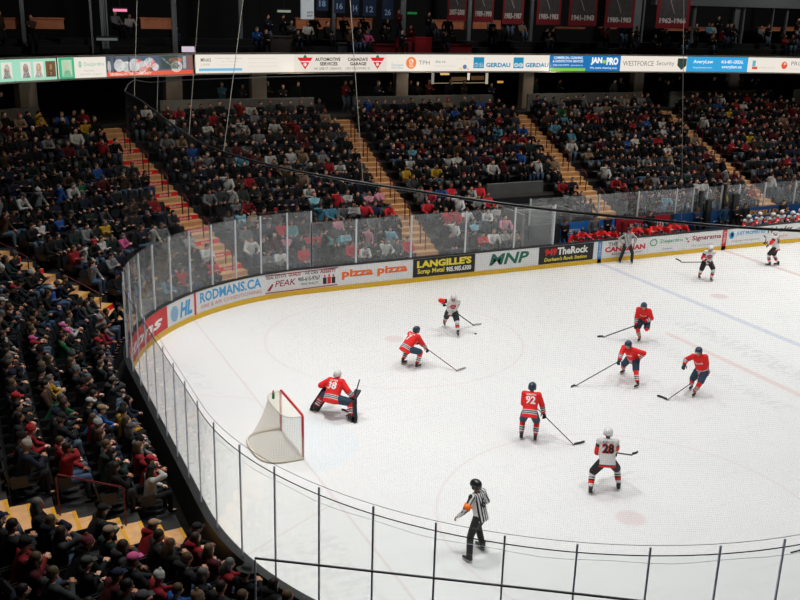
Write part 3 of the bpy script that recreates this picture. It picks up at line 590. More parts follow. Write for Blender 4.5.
o, w, h = hanging('hanging_sign', 301, 313.5, 19, None, 38.5, mat('white_sign_box', srgb(205, 210, 212), .6, emit=srgb(120, 126, 130), es=.9), 'white vertical sign box hanging above the automotive advertisement', 'sign', None, .06)
lettering('EXIT', (.45, .9, .12, .22), lambda u, v: Vector((-w+u*w*2, -.07, v)), INK['black'], o, .02); lettering('GATE', (.45, .9, .28, .38), lambda u, v: Vector((-w+u*w*2, -.07, v)), INK['black'], o, .02)
def lamp(u, v, wpx, Y, col, es, label):
    a = ony(u-wpx/2, v, Y); b = ony(u+wpx/2, v, Y); w = (b.x-a.x)/2
    o = empty('tube_lamp', ((a.x+b.x)/2, Y, a.z)); tag(o, label, 'lamp')
    MB().box((-w, -.1, .06), (w, .1, .14)).build('lamp_housing', M_DARK, o); MB().tube([(-w+.03, 0, 0), (w-.03, 0, 0)], .07).build('lamp_tube', mat('lamp_'+str(col), col, .5, emit=col, es=es), o)
    MB().box((-.02, -.02, .12), (.02, .02, 20-a.z)).build('drop_rod', M_DARK, o)
lamp(120, 10, 15, 40, srgb(230, 120, 160), 1.1, 'pink tube lamp in the dark upper deck at left'); lamp(284, 11, 14, 44, srgb(150, 160, 140), .6, 'dim white tube lamp in the upper deck above the white sign panel')
lamp(107, 39, 22, 39, srgb(120, 130, 130), .35, 'faint white tube lamp low in the left upper deck'); lamp(412, 13, 10, 44, srgb(20, 120, 60), .5, 'thin green tube lamp beside the grey double post')
o = MB().box((ony(182, 46, 37.5).x, 37.4, ony(182, 52, 37.5).z), (ony(194, 46, 37.5).x, 37.6, ony(182, 46.5, 37.5).z)).build('display_box', glow((205, 190, 205))); tag(o, 'small lit display box standing on the ribbon board at left', 'display')
shape2d([rect(.1, .9, .35, .8)], lambda u, v: Vector((o_a.x+(o_b.x-o_a.x)*u, 37.38, o_b.z+(o_a.z-o_b.z)*v)), glow((210, 40, 80)), o) if False else None
# tables and goods on the upper deck behind the ribbon
for (u0, u1, v0, v1, c, lab) in ((400, 412, 39, 52, (150, 24, 44), 'dark red draped table on the upper deck, left of its neighbours'), (415, 432, 38, 50, (170, 20, 40), 'bright red draped table on the upper deck behind the ribbon'), (447, 472, 45, 54, (140, 18, 34), 'low red draped table on the upper deck, rightmost'), (376, 396, 45, 54, (130, 20, 40), 'red draped table behind the cream triangle sign'), (262, 300, 37, 46, (60, 54, 50), 'dull brown counter on the upper deck'), (338, 372, 44, 53, (46, 60, 58), 'grey green counter on the upper deck behind the ribbon')):
    a, b = ony(u0, v1, 40.6), ony(u1, v0, 40.6); o = MB().box((a.x, 40.6, 8.76), (b.x, 41.3, b.z)).box((a.x-.04, 40.55, b.z), (b.x+.04, 41.35, b.z+.04)).build('draped_table', mat('drape_%d' % c[0], srgb(*c), .8, noise=.4, nscale=4)); tag(o, lab, 'table')
# concourse concession openings: lights, plus frames, counter edge and shelves given a painted glow
cs = empty('concession_stand', (ony(460, 84, 42).x, 42, zrow(NR))); tag(cs, 'lit concession stand opening on the concourse below the teal signs', 'concession stand')
cinv = Matrix.Translation(-Vector(cs.location))
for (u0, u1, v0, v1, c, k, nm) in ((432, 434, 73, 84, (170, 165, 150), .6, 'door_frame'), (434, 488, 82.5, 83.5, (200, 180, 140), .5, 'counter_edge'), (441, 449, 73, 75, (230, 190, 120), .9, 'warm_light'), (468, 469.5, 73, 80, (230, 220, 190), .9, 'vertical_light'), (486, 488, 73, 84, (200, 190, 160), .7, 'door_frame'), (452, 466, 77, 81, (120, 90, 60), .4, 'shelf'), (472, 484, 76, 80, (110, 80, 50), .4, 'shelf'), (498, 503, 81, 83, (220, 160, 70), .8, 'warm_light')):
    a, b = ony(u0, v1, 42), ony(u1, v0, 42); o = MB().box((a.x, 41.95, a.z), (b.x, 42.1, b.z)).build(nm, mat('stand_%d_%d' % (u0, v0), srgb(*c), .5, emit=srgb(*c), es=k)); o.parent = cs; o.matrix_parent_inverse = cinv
# ------------------------------------------------------------------ STAIRWAYS with rails
AISLES = [('yellow', CUM[2]-.35, 'yellow-edged stairs'), ('midleft', CUM[3]+5.15, 'mid-left stairs'), ('red', CUM[3]+10.87, 'red-fronted stairs'), ('far1', CUM[4]+5.92, 'second far stairs'), ('far2', CUM[4]+16.82, 'third far stairs'), ('far3', CUM[4]+27.33, 'fourth far stairs'), ('far4', CUM[4]+38.0, 'fifth far stairs')]
AL = {'yellow': 'tan concrete stairs with yellow edges climbing between seats at lower left', 'midleft': 'tan stairs with yellow edges at the left behind the rink corner', 'red': 'tan stairs with red riser signs at the far left corner', 'far1': 'plain tan stairs left of the centre of the far stands', 'far2': 'plain tan stairs behind the right end of the far glass', 'far3': 'plain tan stairs rising behind the benches at right', 'far4': 'tan stairs at the far right edge'}
AW = .62
ALATM = {}
def frame_at(s):
    p, n = outline(s); t = Vector((-n.y, n.x, 0)); t = t if t.dot(outline(s+.1)[0]-p) > 0 else -t
    return p, n, t
for key, s, ph in AISLES:
    k0 = 0 if not (S_VOM0 < s < S_BENCH1) else 2
    p, n, t = frame_at(s); M = Matrix(((t.x, n.x, 0, p.x), (t.y, n.y, 0, p.y), (0, 0, 1, 0), (0, 0, 0, 1)))
    st = empty('stairway', tuple(p+n*(D0+RD*k0))); tag(st, AL[key], 'stairs'); inv = Matrix.Translation(-Vector(st.location))
    tr = MB(); nz = MB(); aw = AW*(1.15 if key == 'yellow' else 1)
    for k in range(k0, NR):
        for h in (0, 1):
            d0 = D0+RD*k+h*RD/2; z = zrow(k)+.012+h*RH/2; e0 = (d0-.02 if h == 0 else d0)
            tr.box((-aw, e0, z-RH/2), (aw, d0+RD/2+(.0 if h == 0 else -.01), z), M)
            if key in ('yellow', 'midleft'): nz.box((-aw, e0-.003, z+.001), (aw, e0+.07, z+.006), M)
    o = tr.build('treads', M_TREAD); o.parent = st; o.matrix_parent_inverse = inv
    if nz.v: o = nz.build('edge_strips', M_YEL); o.parent = st; o.matrix_parent_inverse = inv; o['label'] = 'yellow edge strips'
    if key in ('red', 'midleft'):
        for k in range(0, NR-1):
            if key == 'midleft' and k not in (1, 4, 5): continue
            d0 = D0+RD*(k+.5)-.004; z0 = zrow(k)+.015; z1 = zrow(k)+RH/2+.012
            w_ = aw*.98
            o = MB().box((-w_, d0-.008, z0), (w_, d0-.002, z1), M).build('riser_sign', M_REDSIGN); o.parent = st; o.matrix_parent_inverse = inv; o['label'] = 'red riser sign with white lettering'
            lettering('Kubota', (-.28, .28, z0+.04, z1-.03), lambda x, y: M @ Vector((x, d0-.014, y)), INK['white'], o, .03, .3)
    # rails: one inverted U every third row, set on the stair's edge or middle
    ks = range(k0+1, NR-1, 3 if key in ('yellow', 'midleft') else 2)
    for q, k in enumerate(ks):
        x = .42 if key in ('yellow', 'midleft') else .1
        d0 = D0+RD*k+.3; L_ = 1.25 if key in ('yellow', 'midleft') else .5; z0 = zrow(k); sl = RH/RD
        if key in ('yellow', 'midleft'): x = .66 if key == 'yellow' else -.5
        pts = [M @ Vector((x, d0, z0)), M @ Vector((x, d0, z0+.86)), M @ Vector((x, d0+.06, z0+.92)), M @ Vector((x, d0+L_, z0+.92+L_*sl)), M @ Vector((x, d0+L_+.04, z0+.86+L_*sl)), M @ Vector((x, d0+L_, zrow(int((d0+L_-D0)/RD)) ))]
        w = [pt for pt in pts]
        if not (-20 < project(w[1])[0] < 820): continue
        o = MB().tube(w, .019 if key in ('yellow', 'midleft') else .026, 7).build('handrail', M_RAIL)
        tag(o, 'maroon looped handrail on the %s, %s from the bottom' % (ph, ('first', 'second', 'third', 'fourth', 'fifth', 'sixth', 'seventh')[q]), 'handrail', 'handrails on the %s' % ph)
# vomitory: low concrete tunnel mouth in the far stands
vx0, vx1 = 19.8, 23.1
vm = MB().box((vx0, 31.3, .5), (vx1, 31.45, 2.95)).box((vx0, 27.9, .5), (vx0+.15, 31.4, 2.1)).box((vx1-.15, 28.6, .5), (vx1, 31.4, 2.0)).box((vx0+.15, 28.9, 1.9), (vx1-1.2, 29.25, 2.05)).build('wall_tunnel', M_CONCL); tag(vm, kind='structure')
# bench furniture -----------------------------------------------------------
for (x0, x1, nm, lab) in ((21.2, 30.0, 'players_bench', 'long black players bench of the red team behind the far boards'), (33.4, 44.5, 'players_bench', 'long black players bench of the white team at the right behind the boards')):
    b_ = empty(nm, (x0, 27.15, .16)); tag(b_, lab, 'bench')
    MB().box((0, -.18, .42), (x1-x0, .18, .47)).build('bench_seat', M_BLACK, b_)
    for q in range(int((x1-x0)/2)+1): MB().box((q*2, -.12, 0), (q*2+.08, .12, .42)).build('leg', M_DARK, b_)
o = MB().box((xb, 27.96, .0), (45, 28.06, 1.53)).build('wall_bench', mat('bench_wall', (.02, .024, .03), .7)); tag(o, kind='structure')
def wall_banner(u0, u1, v0, v1, col, label, texts=(), zb=None):
    a, b = ony(u0, v0, 27.92), ony(u1, v0, 27.92); z0 = .35; z1 = min(1.53, ony((u0+u1)/2, v1, 27.92).z)
    o = MB().box((a.x, 27.925, z0), (b.x, 27.95, z1)).build('bench_banner', col); tag(o, label, 'banner')
    for txt, ink, x0, x1, y0, y1 in texts: lettering(txt, (x0, x1, y0, y1), lambda u, v: Vector((a.x+u*(b.x-a.x), 27.915, z0+v*(z1-z0))), INK[ink], o, .02, .1)
    return o
M_BB = mat('blue_vinyl', srgb(30, 120, 205), .5, noise=.15); M_RB = mat('red_vinyl', srgb(176, 24, 44), .5, noise=.15); M_NB = mat('navy_vinyl', srgb(28, 74, 128), .5, noise=.15)
wall_banner(560, 613, 240, 220, M_BB, 'bright blue banner on the wall behind the red team bench', (('AMERICAN', 'white', .08, .42, .52, .72), ('OUT', 'red', .2, .34, .3, .48), ('POSITIVE', 'white', .62, .96, .56, .74)))
wall_banner(615, 668, 235, 214, M_RB, 'red banner on the bench wall right of the blue banner', (('GENERALS SPORTS', 'white', .06, .9, .5, .72),))
wall_banner(672, 700, 235, 212, M_NB, 'dark navy panel on the wall between the two benches')
wall_banner(708, 735, 230, 210, M_NB, 'dark navy panel with white rule right of the grey glass posts', (('____', 'white', .15, .85, .5, .53),))
wall_banner(744, 812, 222, 205, M_NB, 'navy banner with orange capitals behind the white team bench', (('EXCELLENCE', 'gold', .06, .62, .62, .86), ('UNIVERSITY', 'white', .1, .6, .36, .52)))
# ------------------------------------------------------------------ FIGURES
def remeshed(mb, voxel, smooth=2, factor=.5):
    """weld overlapping volumes into one continuous skin"""
    me = bpy.data.meshes.new('r'); me.from_pydata([tuple(v) for v in mb.v], [], mb.f); o = bpy.data.objects.new('r', me); COL.objects.link(o)
    m = o.modifiers.new('r', 'REMESH'); m.mode = 'VOXEL'; m.voxel_size = voxel
    if smooth: q = o.modifiers.new('s', 'SMOOTH'); q.iterations = smooth; q.factor = factor
    dg = bpy.context.evaluated_depsgraph_get(); dg.update()
    r = bpy.data.meshes.new_from_object(o.evaluated_get(dg)); bpy.data.objects.remove(o); bpy.data.meshes.remove(me)
    r.polygons.foreach_set('use_smooth', [True]*len(r.polygons)); return r
def obj_from(me, name, m, parent, color=None):
    me.name = name; me.materials.clear(); me.materials.append(m); o = bpy.data.objects.new(name, me); COL.objects.link(o)
    if parent: o.parent = parent
    if color: o.color = (*color, 1)
    return o
def ik(a, b, l1, l2, pole):
    a = Vector(a); b = Vector(b); d = b-a; L_ = d.length
    if L_ > (l1+l2)*.995: b = a+d*((l1+l2)*.995/L_); d = b-a; L_ = d.length
    x = (l1*l1-l2*l2+L_*L_)/(2*L_); h = math.sqrt(max(l1*l1-x*x, 0)); u = d/L_; p = Vector(pole); p = (p-u*p.dot(u)); p = p.normalized() if p.length > 1e-4 else u.orthogonal()
    return a+u*x+p*h, b
def pose(hip_z=.95, lean=10, side=0, feet=None, hands=None, knee_out=.25, head=(0, 0), twist=0, hip_x=0, hip_y=0, elbow_out=.8, ankle=.12, spine=.50, shw=.19, sit=False, leg=(.43, .43), heel=(0, 0), toes=(0, 0)):
    """joints in the figure's own frame: x right, y forward, z up; feet and hands are (left, right) targets"""
    J = {}; hip = Vector((hip_x, hip_y, hip_z)); la, sa = math.radians(lean), math.radians(side)
    up = Vector((math.sin(sa), math.sin(la)*math.cos(sa), math.cos(la)*math.cos(sa))).normalized(); tw = math.radians(twist)
    rt = Vector((math.cos(tw), -math.sin(tw), 0)); rt = (rt-up*rt.dot(up)).normalized(); fw = up.cross(rt)
    J['hip'] = hip; J['up'] = up; J['rt'] = rt; J['fw'] = fw; J['mid'] = hip+up*spine*.5-fw*.0; J['chest'] = hip+up*spine*.86; J['neck'] = hip+up*(spine+.03)
    hd = (up*.5+Vector((0, 0, .8))).normalized(); J['head'] = J['neck']+hd*.135+fw*.035
    J['hyaw'], J['hpitch'] = head
    for i, (nm, sg) in enumerate((('L', -1), ('R', 1))):
        sh = hip+up*(spine*.93)+rt*shw*sg; J['sh'+nm] = sh; J['hp'+nm] = hip+Vector((math.cos(tw*.3)*.10*sg, -math.sin(tw*.3)*.1*sg, -.03))
        f = Vector(feet[i]); f.z += ankle; J['kn'+nm], J['an'+nm] = ik(J['hp'+nm], f, leg[0], leg[1], (knee_out*sg, 1, .0 if not sit else 1.0))
        h = Vector(hands[i]); J['el'+nm], J['ha'+nm] = ik(sh, h, .30, .27, (elbow_out*sg, -.55, -.5))
        J['toe'+nm] = math.radians(toes[i]); J['heel'+nm] = math.radians(heel[i])
    return J
def head_frame(J):
    return Matrix.Translation(J['head']) @ Matrix.Rotation(-math.radians(J['hyaw']), 4, 'Z') @ Matrix.Rotation(-math.radians(J['hpitch']), 4, 'X')
def torso_chain(J, k, w=(.165, .16, .185, .17, .07), dp=(.12, .115, .125, .10, .065)):
    pts = [J['hip']-J['up']*.06*k, J['hip']+J['up']*.12, J['mid']+J['up']*.1, J['chest'], J['neck']]
    return pts, [(a*k, b*k) for a, b in zip(w, dp)]
def ring_tube(mb, pts, r, side, n=14):
    pts = [Vector(p) for p in pts]; vs = []; k = len(pts)
    for i, p in enumerate(pts):
        d = (pts[min(i+1, k-1)]-pts[max(i-1, 0)]).normalized(); a = (side-d*side.dot(d)).normalized(); b = d.cross(a)
        for j in range(n): t = 2*math.pi*j/n; vs.append(p+a*math.cos(t)*r[i][0]+b*math.sin(t)*r[i][1])
    mb.add(vs, [(i*n+j, i*n+(j+1) % n, (i+1)*n+(j+1) % n, (i+1)*n+j) for i in range(k-1) for j in range(n)]+[tuple(range(n-1, -1, -1)), tuple((k-1)*n+j for j in range(n))])
def limb(mb, a, b, ra, rb, bulge=0, n=10):
    a, b = Vector(a), Vector(b); pts = [a, a.lerp(b, .3), a.lerp(b, .65), b]; mb.tube(pts, [ra, ra*.7+rb*.3+bulge, ra*.35+rb*.65+bulge*.4, rb], n)
    mb.ell(a, (ra, ra, ra), n, 6); mb.ell(b, (rb, rb, rb), n, 6)
def head_shape(mb, H):
    def E_(c, r): mb.ell(H @ Vector(c), r, 14, 10, H.to_3x3())
    E_((0, -.01, .03), (.076, .094, .095)); E_((0, .022, -.035), (.058, .066, .075)); E_((0, .035, -.085), (.033, .035, .03))      # cranium, jaw, chin
    E_((0, .102, -.018), (.014, .022, .022)); E_((0, .09, .01), (.011, .016, .025))                                           # nose
    for sg in (-1, 1): E_((sg*.078, -.005, -.012), (.012, .02, .03))                                                            # ears
def face_mesh(H):
    mb = MB()
    for sg in (-1, 1): mb.ell(H @ Vector((sg*.03, .083, .008)), (.012, .006, .007), 8, 5, H.to_3x3()); mb.box((sg*.03-.016, .085, .028), (sg*.03+.016, .093, .033), H)
    mb.ell(H @ Vector((0, .086, -.058)), (.022, .008, .006), 8, 5, H.to_3x3()); return mb
def fingers(mb, w, d, up, closed=.8, sg=1, s=1.0, r=.0085):
    """a palm, four bent fingers of unequal length and a thumb; w wrist, d hand direction, up back of the hand"""
    d = Vector(d).normalized(); up = Vector(up); up = (up-d*up.dot(d)).normalized(); lat = d.cross(up)*sg
    B = Matrix((lat, d, up)).transposed(); mb.ell(w+d*.045*s, (.040*s, .050*s, .018*s), 10, 6, B)
    for i, (o_, l) in enumerate(((-.03, .038), (-.01, .045), (.01, .042), (.029, .033))):
        b = w+d*.08*s+lat*o_*s; c = b+(d*math.cos(closed*.7)-up*math.sin(closed*.7))*l*s; e = c+(d*math.cos(closed*1.9)-up*math.sin(closed*1.9))*l*.8*s; mb.tube([b-d*.02*s, b, c, e], [r*1.1*s, r*1.1*s, r*s, r*.8*s], 6)
    b = w+d*.025*s-lat*.035*s; mb.tube([b, b+(d*.6-lat*.7-up*.2)*.035*s, b+(d*1.1-lat*.6-up*.8)*.05*s], [r*1.2*s, r*1.1*s, r*.8*s], 6)
def hand_dir(J, nm): return (J['ha'+nm]-J['el'+nm]).normalized()
def body_mesh(J, vox=.022, hands=True, k=1.0):
    mb = MB(); p, r = torso_chain(J, k*.93); ring_tube(mb, p, r, J['rt'])
    limb(mb, J['neck']-J['up']*.04, J['head']-J['up']*.04, .058, .052); H = head_frame(J); head_shape(mb, H)
    for nm in 'LR':
        mb.ell(J['sh'+nm], (.07, .07, .07)); limb(mb, J['sh'+nm], J['el'+nm], .052, .040, .004); limb(mb, J['el'+nm], J['ha'+nm], .040, .026, .006)
        limb(mb, J['chest']+J['rt']*(-.06 if nm == 'L' else .06), J['sh'+nm], .075, .06)
        limb(mb, J['hp'+nm], J['kn'+nm], .085, .055, .006); limb(mb, J['kn'+nm], J['an'+nm], .055, .036, .012)
        mb.ell(J['an'+nm]+foot_fwd(J, nm)*.06-Vector((0, 0, .05)), (.04, .10, .035), 10, 6, foot_basis(J, nm))
    me = remeshed(mb, vox, 1)
    if hands:      # fingers are joined into the same skin
        hb = MB()
        for nm, sg in (('L', -1), ('R', 1)): fingers(hb, J['ha'+nm]-hand_dir(J, nm)*.01, hand_dir(J, nm), J.get('palm'+nm, Vector((0, 0, 1))), .8, sg)
        bm = bmesh.new(); bm.from_mesh(me); vs = [bm.verts.new(v) for v in hb.v]
        for f in hb.f:
            try: bm.faces.new([vs[i] for i in f])
            except ValueError: pass
        bm.to_mesh(me); bm.free(); me.polygons.foreach_set('use_smooth', [True]*len(me.polygons))
    return me
def foot_fwd(J, nm):
    t = J['toe'+nm]; h = J['heel'+nm]; return Vector((math.sin(t)*math.cos(h), math.cos(t)*math.cos(h), -math.sin(h)))
def foot_basis(J, nm):
    f = foot_fwd(J, nm); rt = Vector((f.y, -f.x, 0)).normalized(); return Matrix((rt, f, rt.cross(f))).transposed()
def coat_chain(J, k, hem=.12, grow=1.0):
    mb = MB(); p, r = torso_chain(J, 1.0, (.222*k, .205*k, .215*k, .19*k, .085), (.185*k, .165*k, .15*k, .125*k, .08))
    p[0] = J['hip']-J['up']*hem; ring_tube(mb, p, r, J['rt']); return mb
def set_bands(me, J):
    """attributes 'band' (along each sleeve and the trunk) and 'across' (metres sideways)"""
    n = len(me.vertices); co = np.empty(n*3); me.vertices.foreach_get('co', co); co = co.reshape(-1, 3)
    segs = [(J['hip']-J['up']*.17, J['neck'], .20, 0.0, 1.0)]
    for nm in 'LR': segs += [(J['sh'+nm], J['el'+nm], .085, 2.0, 2.5), (J['el'+nm], J['ha'+nm], .075, 2.5, 3.0)]
    best = np.full(n, 1e9); val = np.zeros(n); ac = np.zeros(n)
    for i, (a, b, r, v0, v1) in enumerate(segs):
        a = np.array(a); b = np.array(b); d = b-a; L2 = d@d; t = np.clip(((co-a)@d)/L2, 0, 1); q = co-(a+t[:, None]*d); dd = np.linalg.norm(q, axis=1)/r
        if i == 0: side = np.array(J['rt'])
        else:
            dn = d/np.sqrt(L2); side = np.cross(dn, np.array(J['fw'])); side = side/(np.linalg.norm(side)+1e-6)
        m = dd < best; best[m] = dd[m]; val[m] = (v0+(v1-v0)*t)[m]; ac[m] = (q@side)[m] if i else ((co-a)@side)[m]
    for nm, arr in (('band', val), ('across', ac)):
        A_ = me.attributes.new(nm, 'FLOAT', 'POINT'); A_.data.foreach_set('value', arr.astype(np.float32))
def set_leg_band(me, J):
    n = len(me.vertices); co = np.empty(n*3); me.vertices.foreach_get('co', co); co = co.reshape(-1, 3); best = np.full(n, 1e9); val = np.zeros(n)
    for nm in 'LR':
        a = np.array(J['an'+nm]); b = np.array(J['kn'+nm]); d = b-a; t = np.clip(((co-a)@d)/(d@d), 0, 1.0); dd = np.linalg.norm(co-(a+t[:, None]*d), axis=1); m = dd < best; best[m] = dd[m]; val[m] = t[m]
    A_ = me.attributes.new('band', 'FLOAT', 'POINT'); A_.data.foreach_set('value', val.astype(np.float32))
RD_, WH_, NV_, BK_ = srgb(242, 28, 26), (.72, .71, .69), srgb(30, 36, 60), (.012, .012, .014)
MJR = band_material('red_jersey', [(0, RD_), (.12, WH_), (.155, NV_), (.19, WH_), (.225, NV_), (.26, WH_), (.295, RD_), (2.55, WH_), (2.60, NV_), (2.66, WH_), (2.72, NV_), (2.78, WH_), (2.83, RD_)])
MSR = band_material('red_sock', [(0, RD_), (.28, WH_), (.36, NV_), (.43, WH_), (.50, NV_), (.57, WH_), (.64, RD_)])
MJW = band_material('white_jersey', [(0, RD_), (.07, BK_), (.10, WH_), (2.0, WH_), (2.1, BK_), (2.22, RD_), (2.5, WH_), (2.72, RD_), (2.80, BK_), (2.9, WH_)])
MSW = band_material('white_sock', [(0, WH_), (.34, RD_), (.52, BK_), (.60, WH_), (.66, BK_), (.72, WH_)])
MZEB = stripe_material('zebra_cloth')
M_NPANT = mat('navy_pants', srgb(38, 62, 84), .7, noise=.15); M_BPANT = mat('black_pants', (.014, .014, .016), .7, noise=.2)
M_GLV_N = mat('navy_glove', srgb(20, 30, 46), .6); M_GLV_B = mat('black_glove', (.014, .014, .016), .6)
M_HN = mat('navy_helmet', srgb(40, 58, 78), .3); M_HW = mat('white_helmet', (.75, .75, .74), .3); M_HG = mat('goal_helmet', (.7, .68, .66), .3, noise=.2); M_HB = mat('black_helmet', (.015, .016, .018), .3)
M_SKB = mat('skate_boot', (.012, .012, .013), .4); M_WHP = mat('white_plastic', (.75, .75, .75), .4)
def S_mat(c): return M_SKIN
SKINC = srgb(205, 150, 122)
def helmet(parent, J, m, goalie=False):
    H = head_frame(J); mb = MB(); n, k = 18, 10; vs = []; R_ = (.103, .130, .113)
    for i in range(k+1):
        ph = math.pi*.56*i/k if True else 0
        for j in range(n):
            t = 2*math.pi*j/n; y = math.sin(t); dz = -.045 if y < -.2 and i == k else 0
            vs.append(H @ Vector((R_[0]*math.sin(ph)*math.cos(t), -.006+R_[1]*math.sin(ph)*y, .035+R_[2]*math.cos(ph)+dz)))
    mb.add(vs, [(i*n+j, (i+1)*n+j, (i+1)*n+(j+1) % n, i*n+(j+1) % n) for i in range(k) for j in range(n)])
    for sg in (-1, 1): mb.ell(H @ Vector((sg*.092, .0, -.015)), (.014, .032, .04), 8, 6, H.to_3x3())
    o = mb.build('helmet', m, parent, True); md = o.modifiers.new('t', 'SOLIDIFY'); md.thickness = .01; md.offset = 1
    if not goalie:
        vz = MB(); n = 10; vv = [H @ Vector((.098*math.sin(-1.1+2.2*i/n), -.006+.125*math.cos(-1.1+2.2*i/n), z)) for z in (.03, -.035) for i in range(n+1)]
        vz.add(vv, [(i, i+1, n+2+i, n+1+i) for i in range(n)]); v_ = vz.build('visor', M_GLASSV, o); sm = v_.modifiers.new('t', 'SOLIDIFY'); sm.thickness = .003
    return o
M_GLASSV = glass_material('visor_plastic', .05)
def skate(parent, J, nm):
    an = J['an'+nm]; B = foot_basis(J, nm).to_4x4(); M = Matrix.Translation(an-Vector((0, 0, .115))*1.0) @ Matrix.Identity(4)
    A_ = Matrix.Translation(an) @ B; mb = MB()
    mb.ell(A_ @ Vector((0, .07, -.045)), (.045, .135, .035), 12, 7, B.to_3x3()); mb.tube([A_ @ Vector((0, -.03, -.06)), A_ @ Vector((0, -.025, 0)), A_ @ Vector((0, -.01, .06)), A_ @ Vector((0, -.015, .10))], [(.045, .055), (.044, .052), (.05, .058), (.055, .062)], 12)
    mb.ell(A_ @ Vector((0, -.03, -.045)), (.042, .05, .035), 10, 6, B.to_3x3())
    o = obj_from(remeshed(mb, .014, 1), 'skate', M_SKB, parent)
    MB().box((-.012, -.09, -.105), (.012, .19, -.068), A_).build('blade_holder', M_WHP, o); MB().box((-.0025, -.10, -.122), (.0025, .20, -.10), A_).build('blade', M_STEEL, o)
    return o
def glove(parent, J, nm, m, sg):
    d = hand_dir(J, nm); w = J['ha'+nm]; mb = MB(); up = J.get('palm'+nm, Vector((0, 0, 1))); u2 = (up-d*up.dot(d)).normalized()
    mb.tube([w-d*.12, w-d*.05, w], [(.062, .062), (.058, .055), (.05, .045)], 10); me = remeshed(mb, .014, 1)
    fb = MB(); fingers(fb, w-d*.01, d, up, 1.0, sg, 1.35, .012); B = Matrix((d.cross(u2), d, u2)).transposed(); fb.ell(w+d*.04, (.056, .062, .034), 10, 7, B)
    bm = bmesh.new(); bm.from_mesh(me); vs = [bm.verts.new(v) for v in fb.v]
    for f in fb.f: bm.faces.new([vs[i] for i in f])
    bm.to_mesh(me); bm.free(); me.polygons.foreach_set('use_smooth', [True]*len(me.polygons)); return obj_from(me, 'glove', m, parent)
def pants(parent, J, m, long=False, k=1.0):
    mb = MB(); ring_tube(mb, [J['hip']-J['up']*.13, J['hip']-J['up']*.02, J['hip']+J['up']*.12], [(.15*k, .12*k), (.17*k, .135*k), (.15*k, .12*k)], J['rt'])
    for nm in 'LR':
        if long: limb(mb, J['hp'+nm], J['kn'+nm], .115*k, .085*k); limb(mb, J['kn'+nm], J['an'+nm], .085*k, .075*k)
        else:
            e = J['hp'+nm].lerp(J['kn'+nm], .90); limb(mb, J['hp'+nm], e, .12*k, .108*k, .008)
    return obj_from(remeshed(mb, .02, 2), 'trousers' if long else 'hockey_pants', m, parent)
def socks(parent, J, m, bulk=1.0):
    mb = MB()
    for nm in 'LR':
        a, b = J['kn'+nm], J['an'+nm]; limb(mb, J['hp'+nm].lerp(a, .82), a, .082*bulk, .086*bulk); mb.tube([a, a.lerp(b, .25), a.lerp(b, .6), b+Vector((0, 0, .05))], [.088*bulk, .08*bulk, .078*bulk, .055*bulk], 12)
    me = remeshed(mb, .018, 2); set_leg_band(me, J); return obj_from(me, 'socks', m, parent)
def jersey(parent, J, m, k=1.0, name='jersey', sleeve=1.0, loose=1.0):
    mb = coat_chain(J, k, .165 if k > .9 else .12)
    for nm, sg in (('L', -1), ('R', 1)):
        mb.ell(J['sh'+nm]-J['rt']*.01*sg, (.105*k, .105*k, .095*k)); limb(mb, J['chest']+J['rt']*.07*sg, J['sh'+nm], .12*k, .10*k)
        limb(mb, J['sh'+nm], J['el'+nm], .092*k*loose, .082*k*loose); w = J['el'+nm].lerp(J['ha'+nm], .82*sleeve); limb(mb, J['el'+nm], w, .082*k*loose, .066*k*loose, .004)
    me = remeshed(mb, .018, 3); set_bands(me, J); return obj_from(me, name, m, parent)
def on_surface(o, J, txt, ink, w, h, zc, back=True, bold=.03, name='number', sag=.01):
    """lettering laid on the cloth by casting each point onto it"""
    bm = bmesh.new(); bm.from_mesh(o.data); bv = BVHTree.FromBMesh(bm); bm.free()
    vs, fs = text2d(txt, bold, 0); t = bmesh.new(); vv = [t.verts.new((x, y, 0)) for x, y in vs]
    for f in fs:
        try: t.faces.new([vv[i] for i in f])
        except ValueError: pass
    bmesh.ops.triangulate(t, faces=t.faces[:]); bmesh.ops.subdivide_edges(t, edges=t.edges[:], cuts=1)
    sg = -1 if back else 1; f = J['fw']*sg; rt = J['rt']*(1 if back else -1); C_ = J['hip']+J['up']*zc
    for v in t.verts:
        p = C_+rt*((v.co.x-.5)*w)+J['up']*((v.co.y-.5)*h); hit = bv.ray_cast(p+f*.6, -f)
        q = hit[0] if hit[0] is not None else p+f*.14
        v.co = q+f*sag
    me = bpy.data.meshes.new(name); t.to_mesh(me); t.free(); return obj_from(me, name, INK[ink], o)
def hair_cap(parent, J, m, color, long=0, name='hair', k=1.0):
    H = head_frame(J); mb = MB(); mb.ell(H @ Vector((0, -.02, .045)), (.084*k, .095*k, .092*k), 12, 8, H.to_3x3())
    mb.ell(H @ Vector((0, -.055, -.01)), (.078*k, .06*k, .07*k), 10, 6, H.to_3x3())
    if long: mb.tube([H @ Vector((0, -.05, 0)), H @ Vector((0, -.075, -.1)), H @ Vector((0, -.08, -.1-long))], [(.08, .06), (.085, .05), (.06, .03)], 10)
    return obj_from(remeshed(mb, .018, 1), name, m, parent, color)
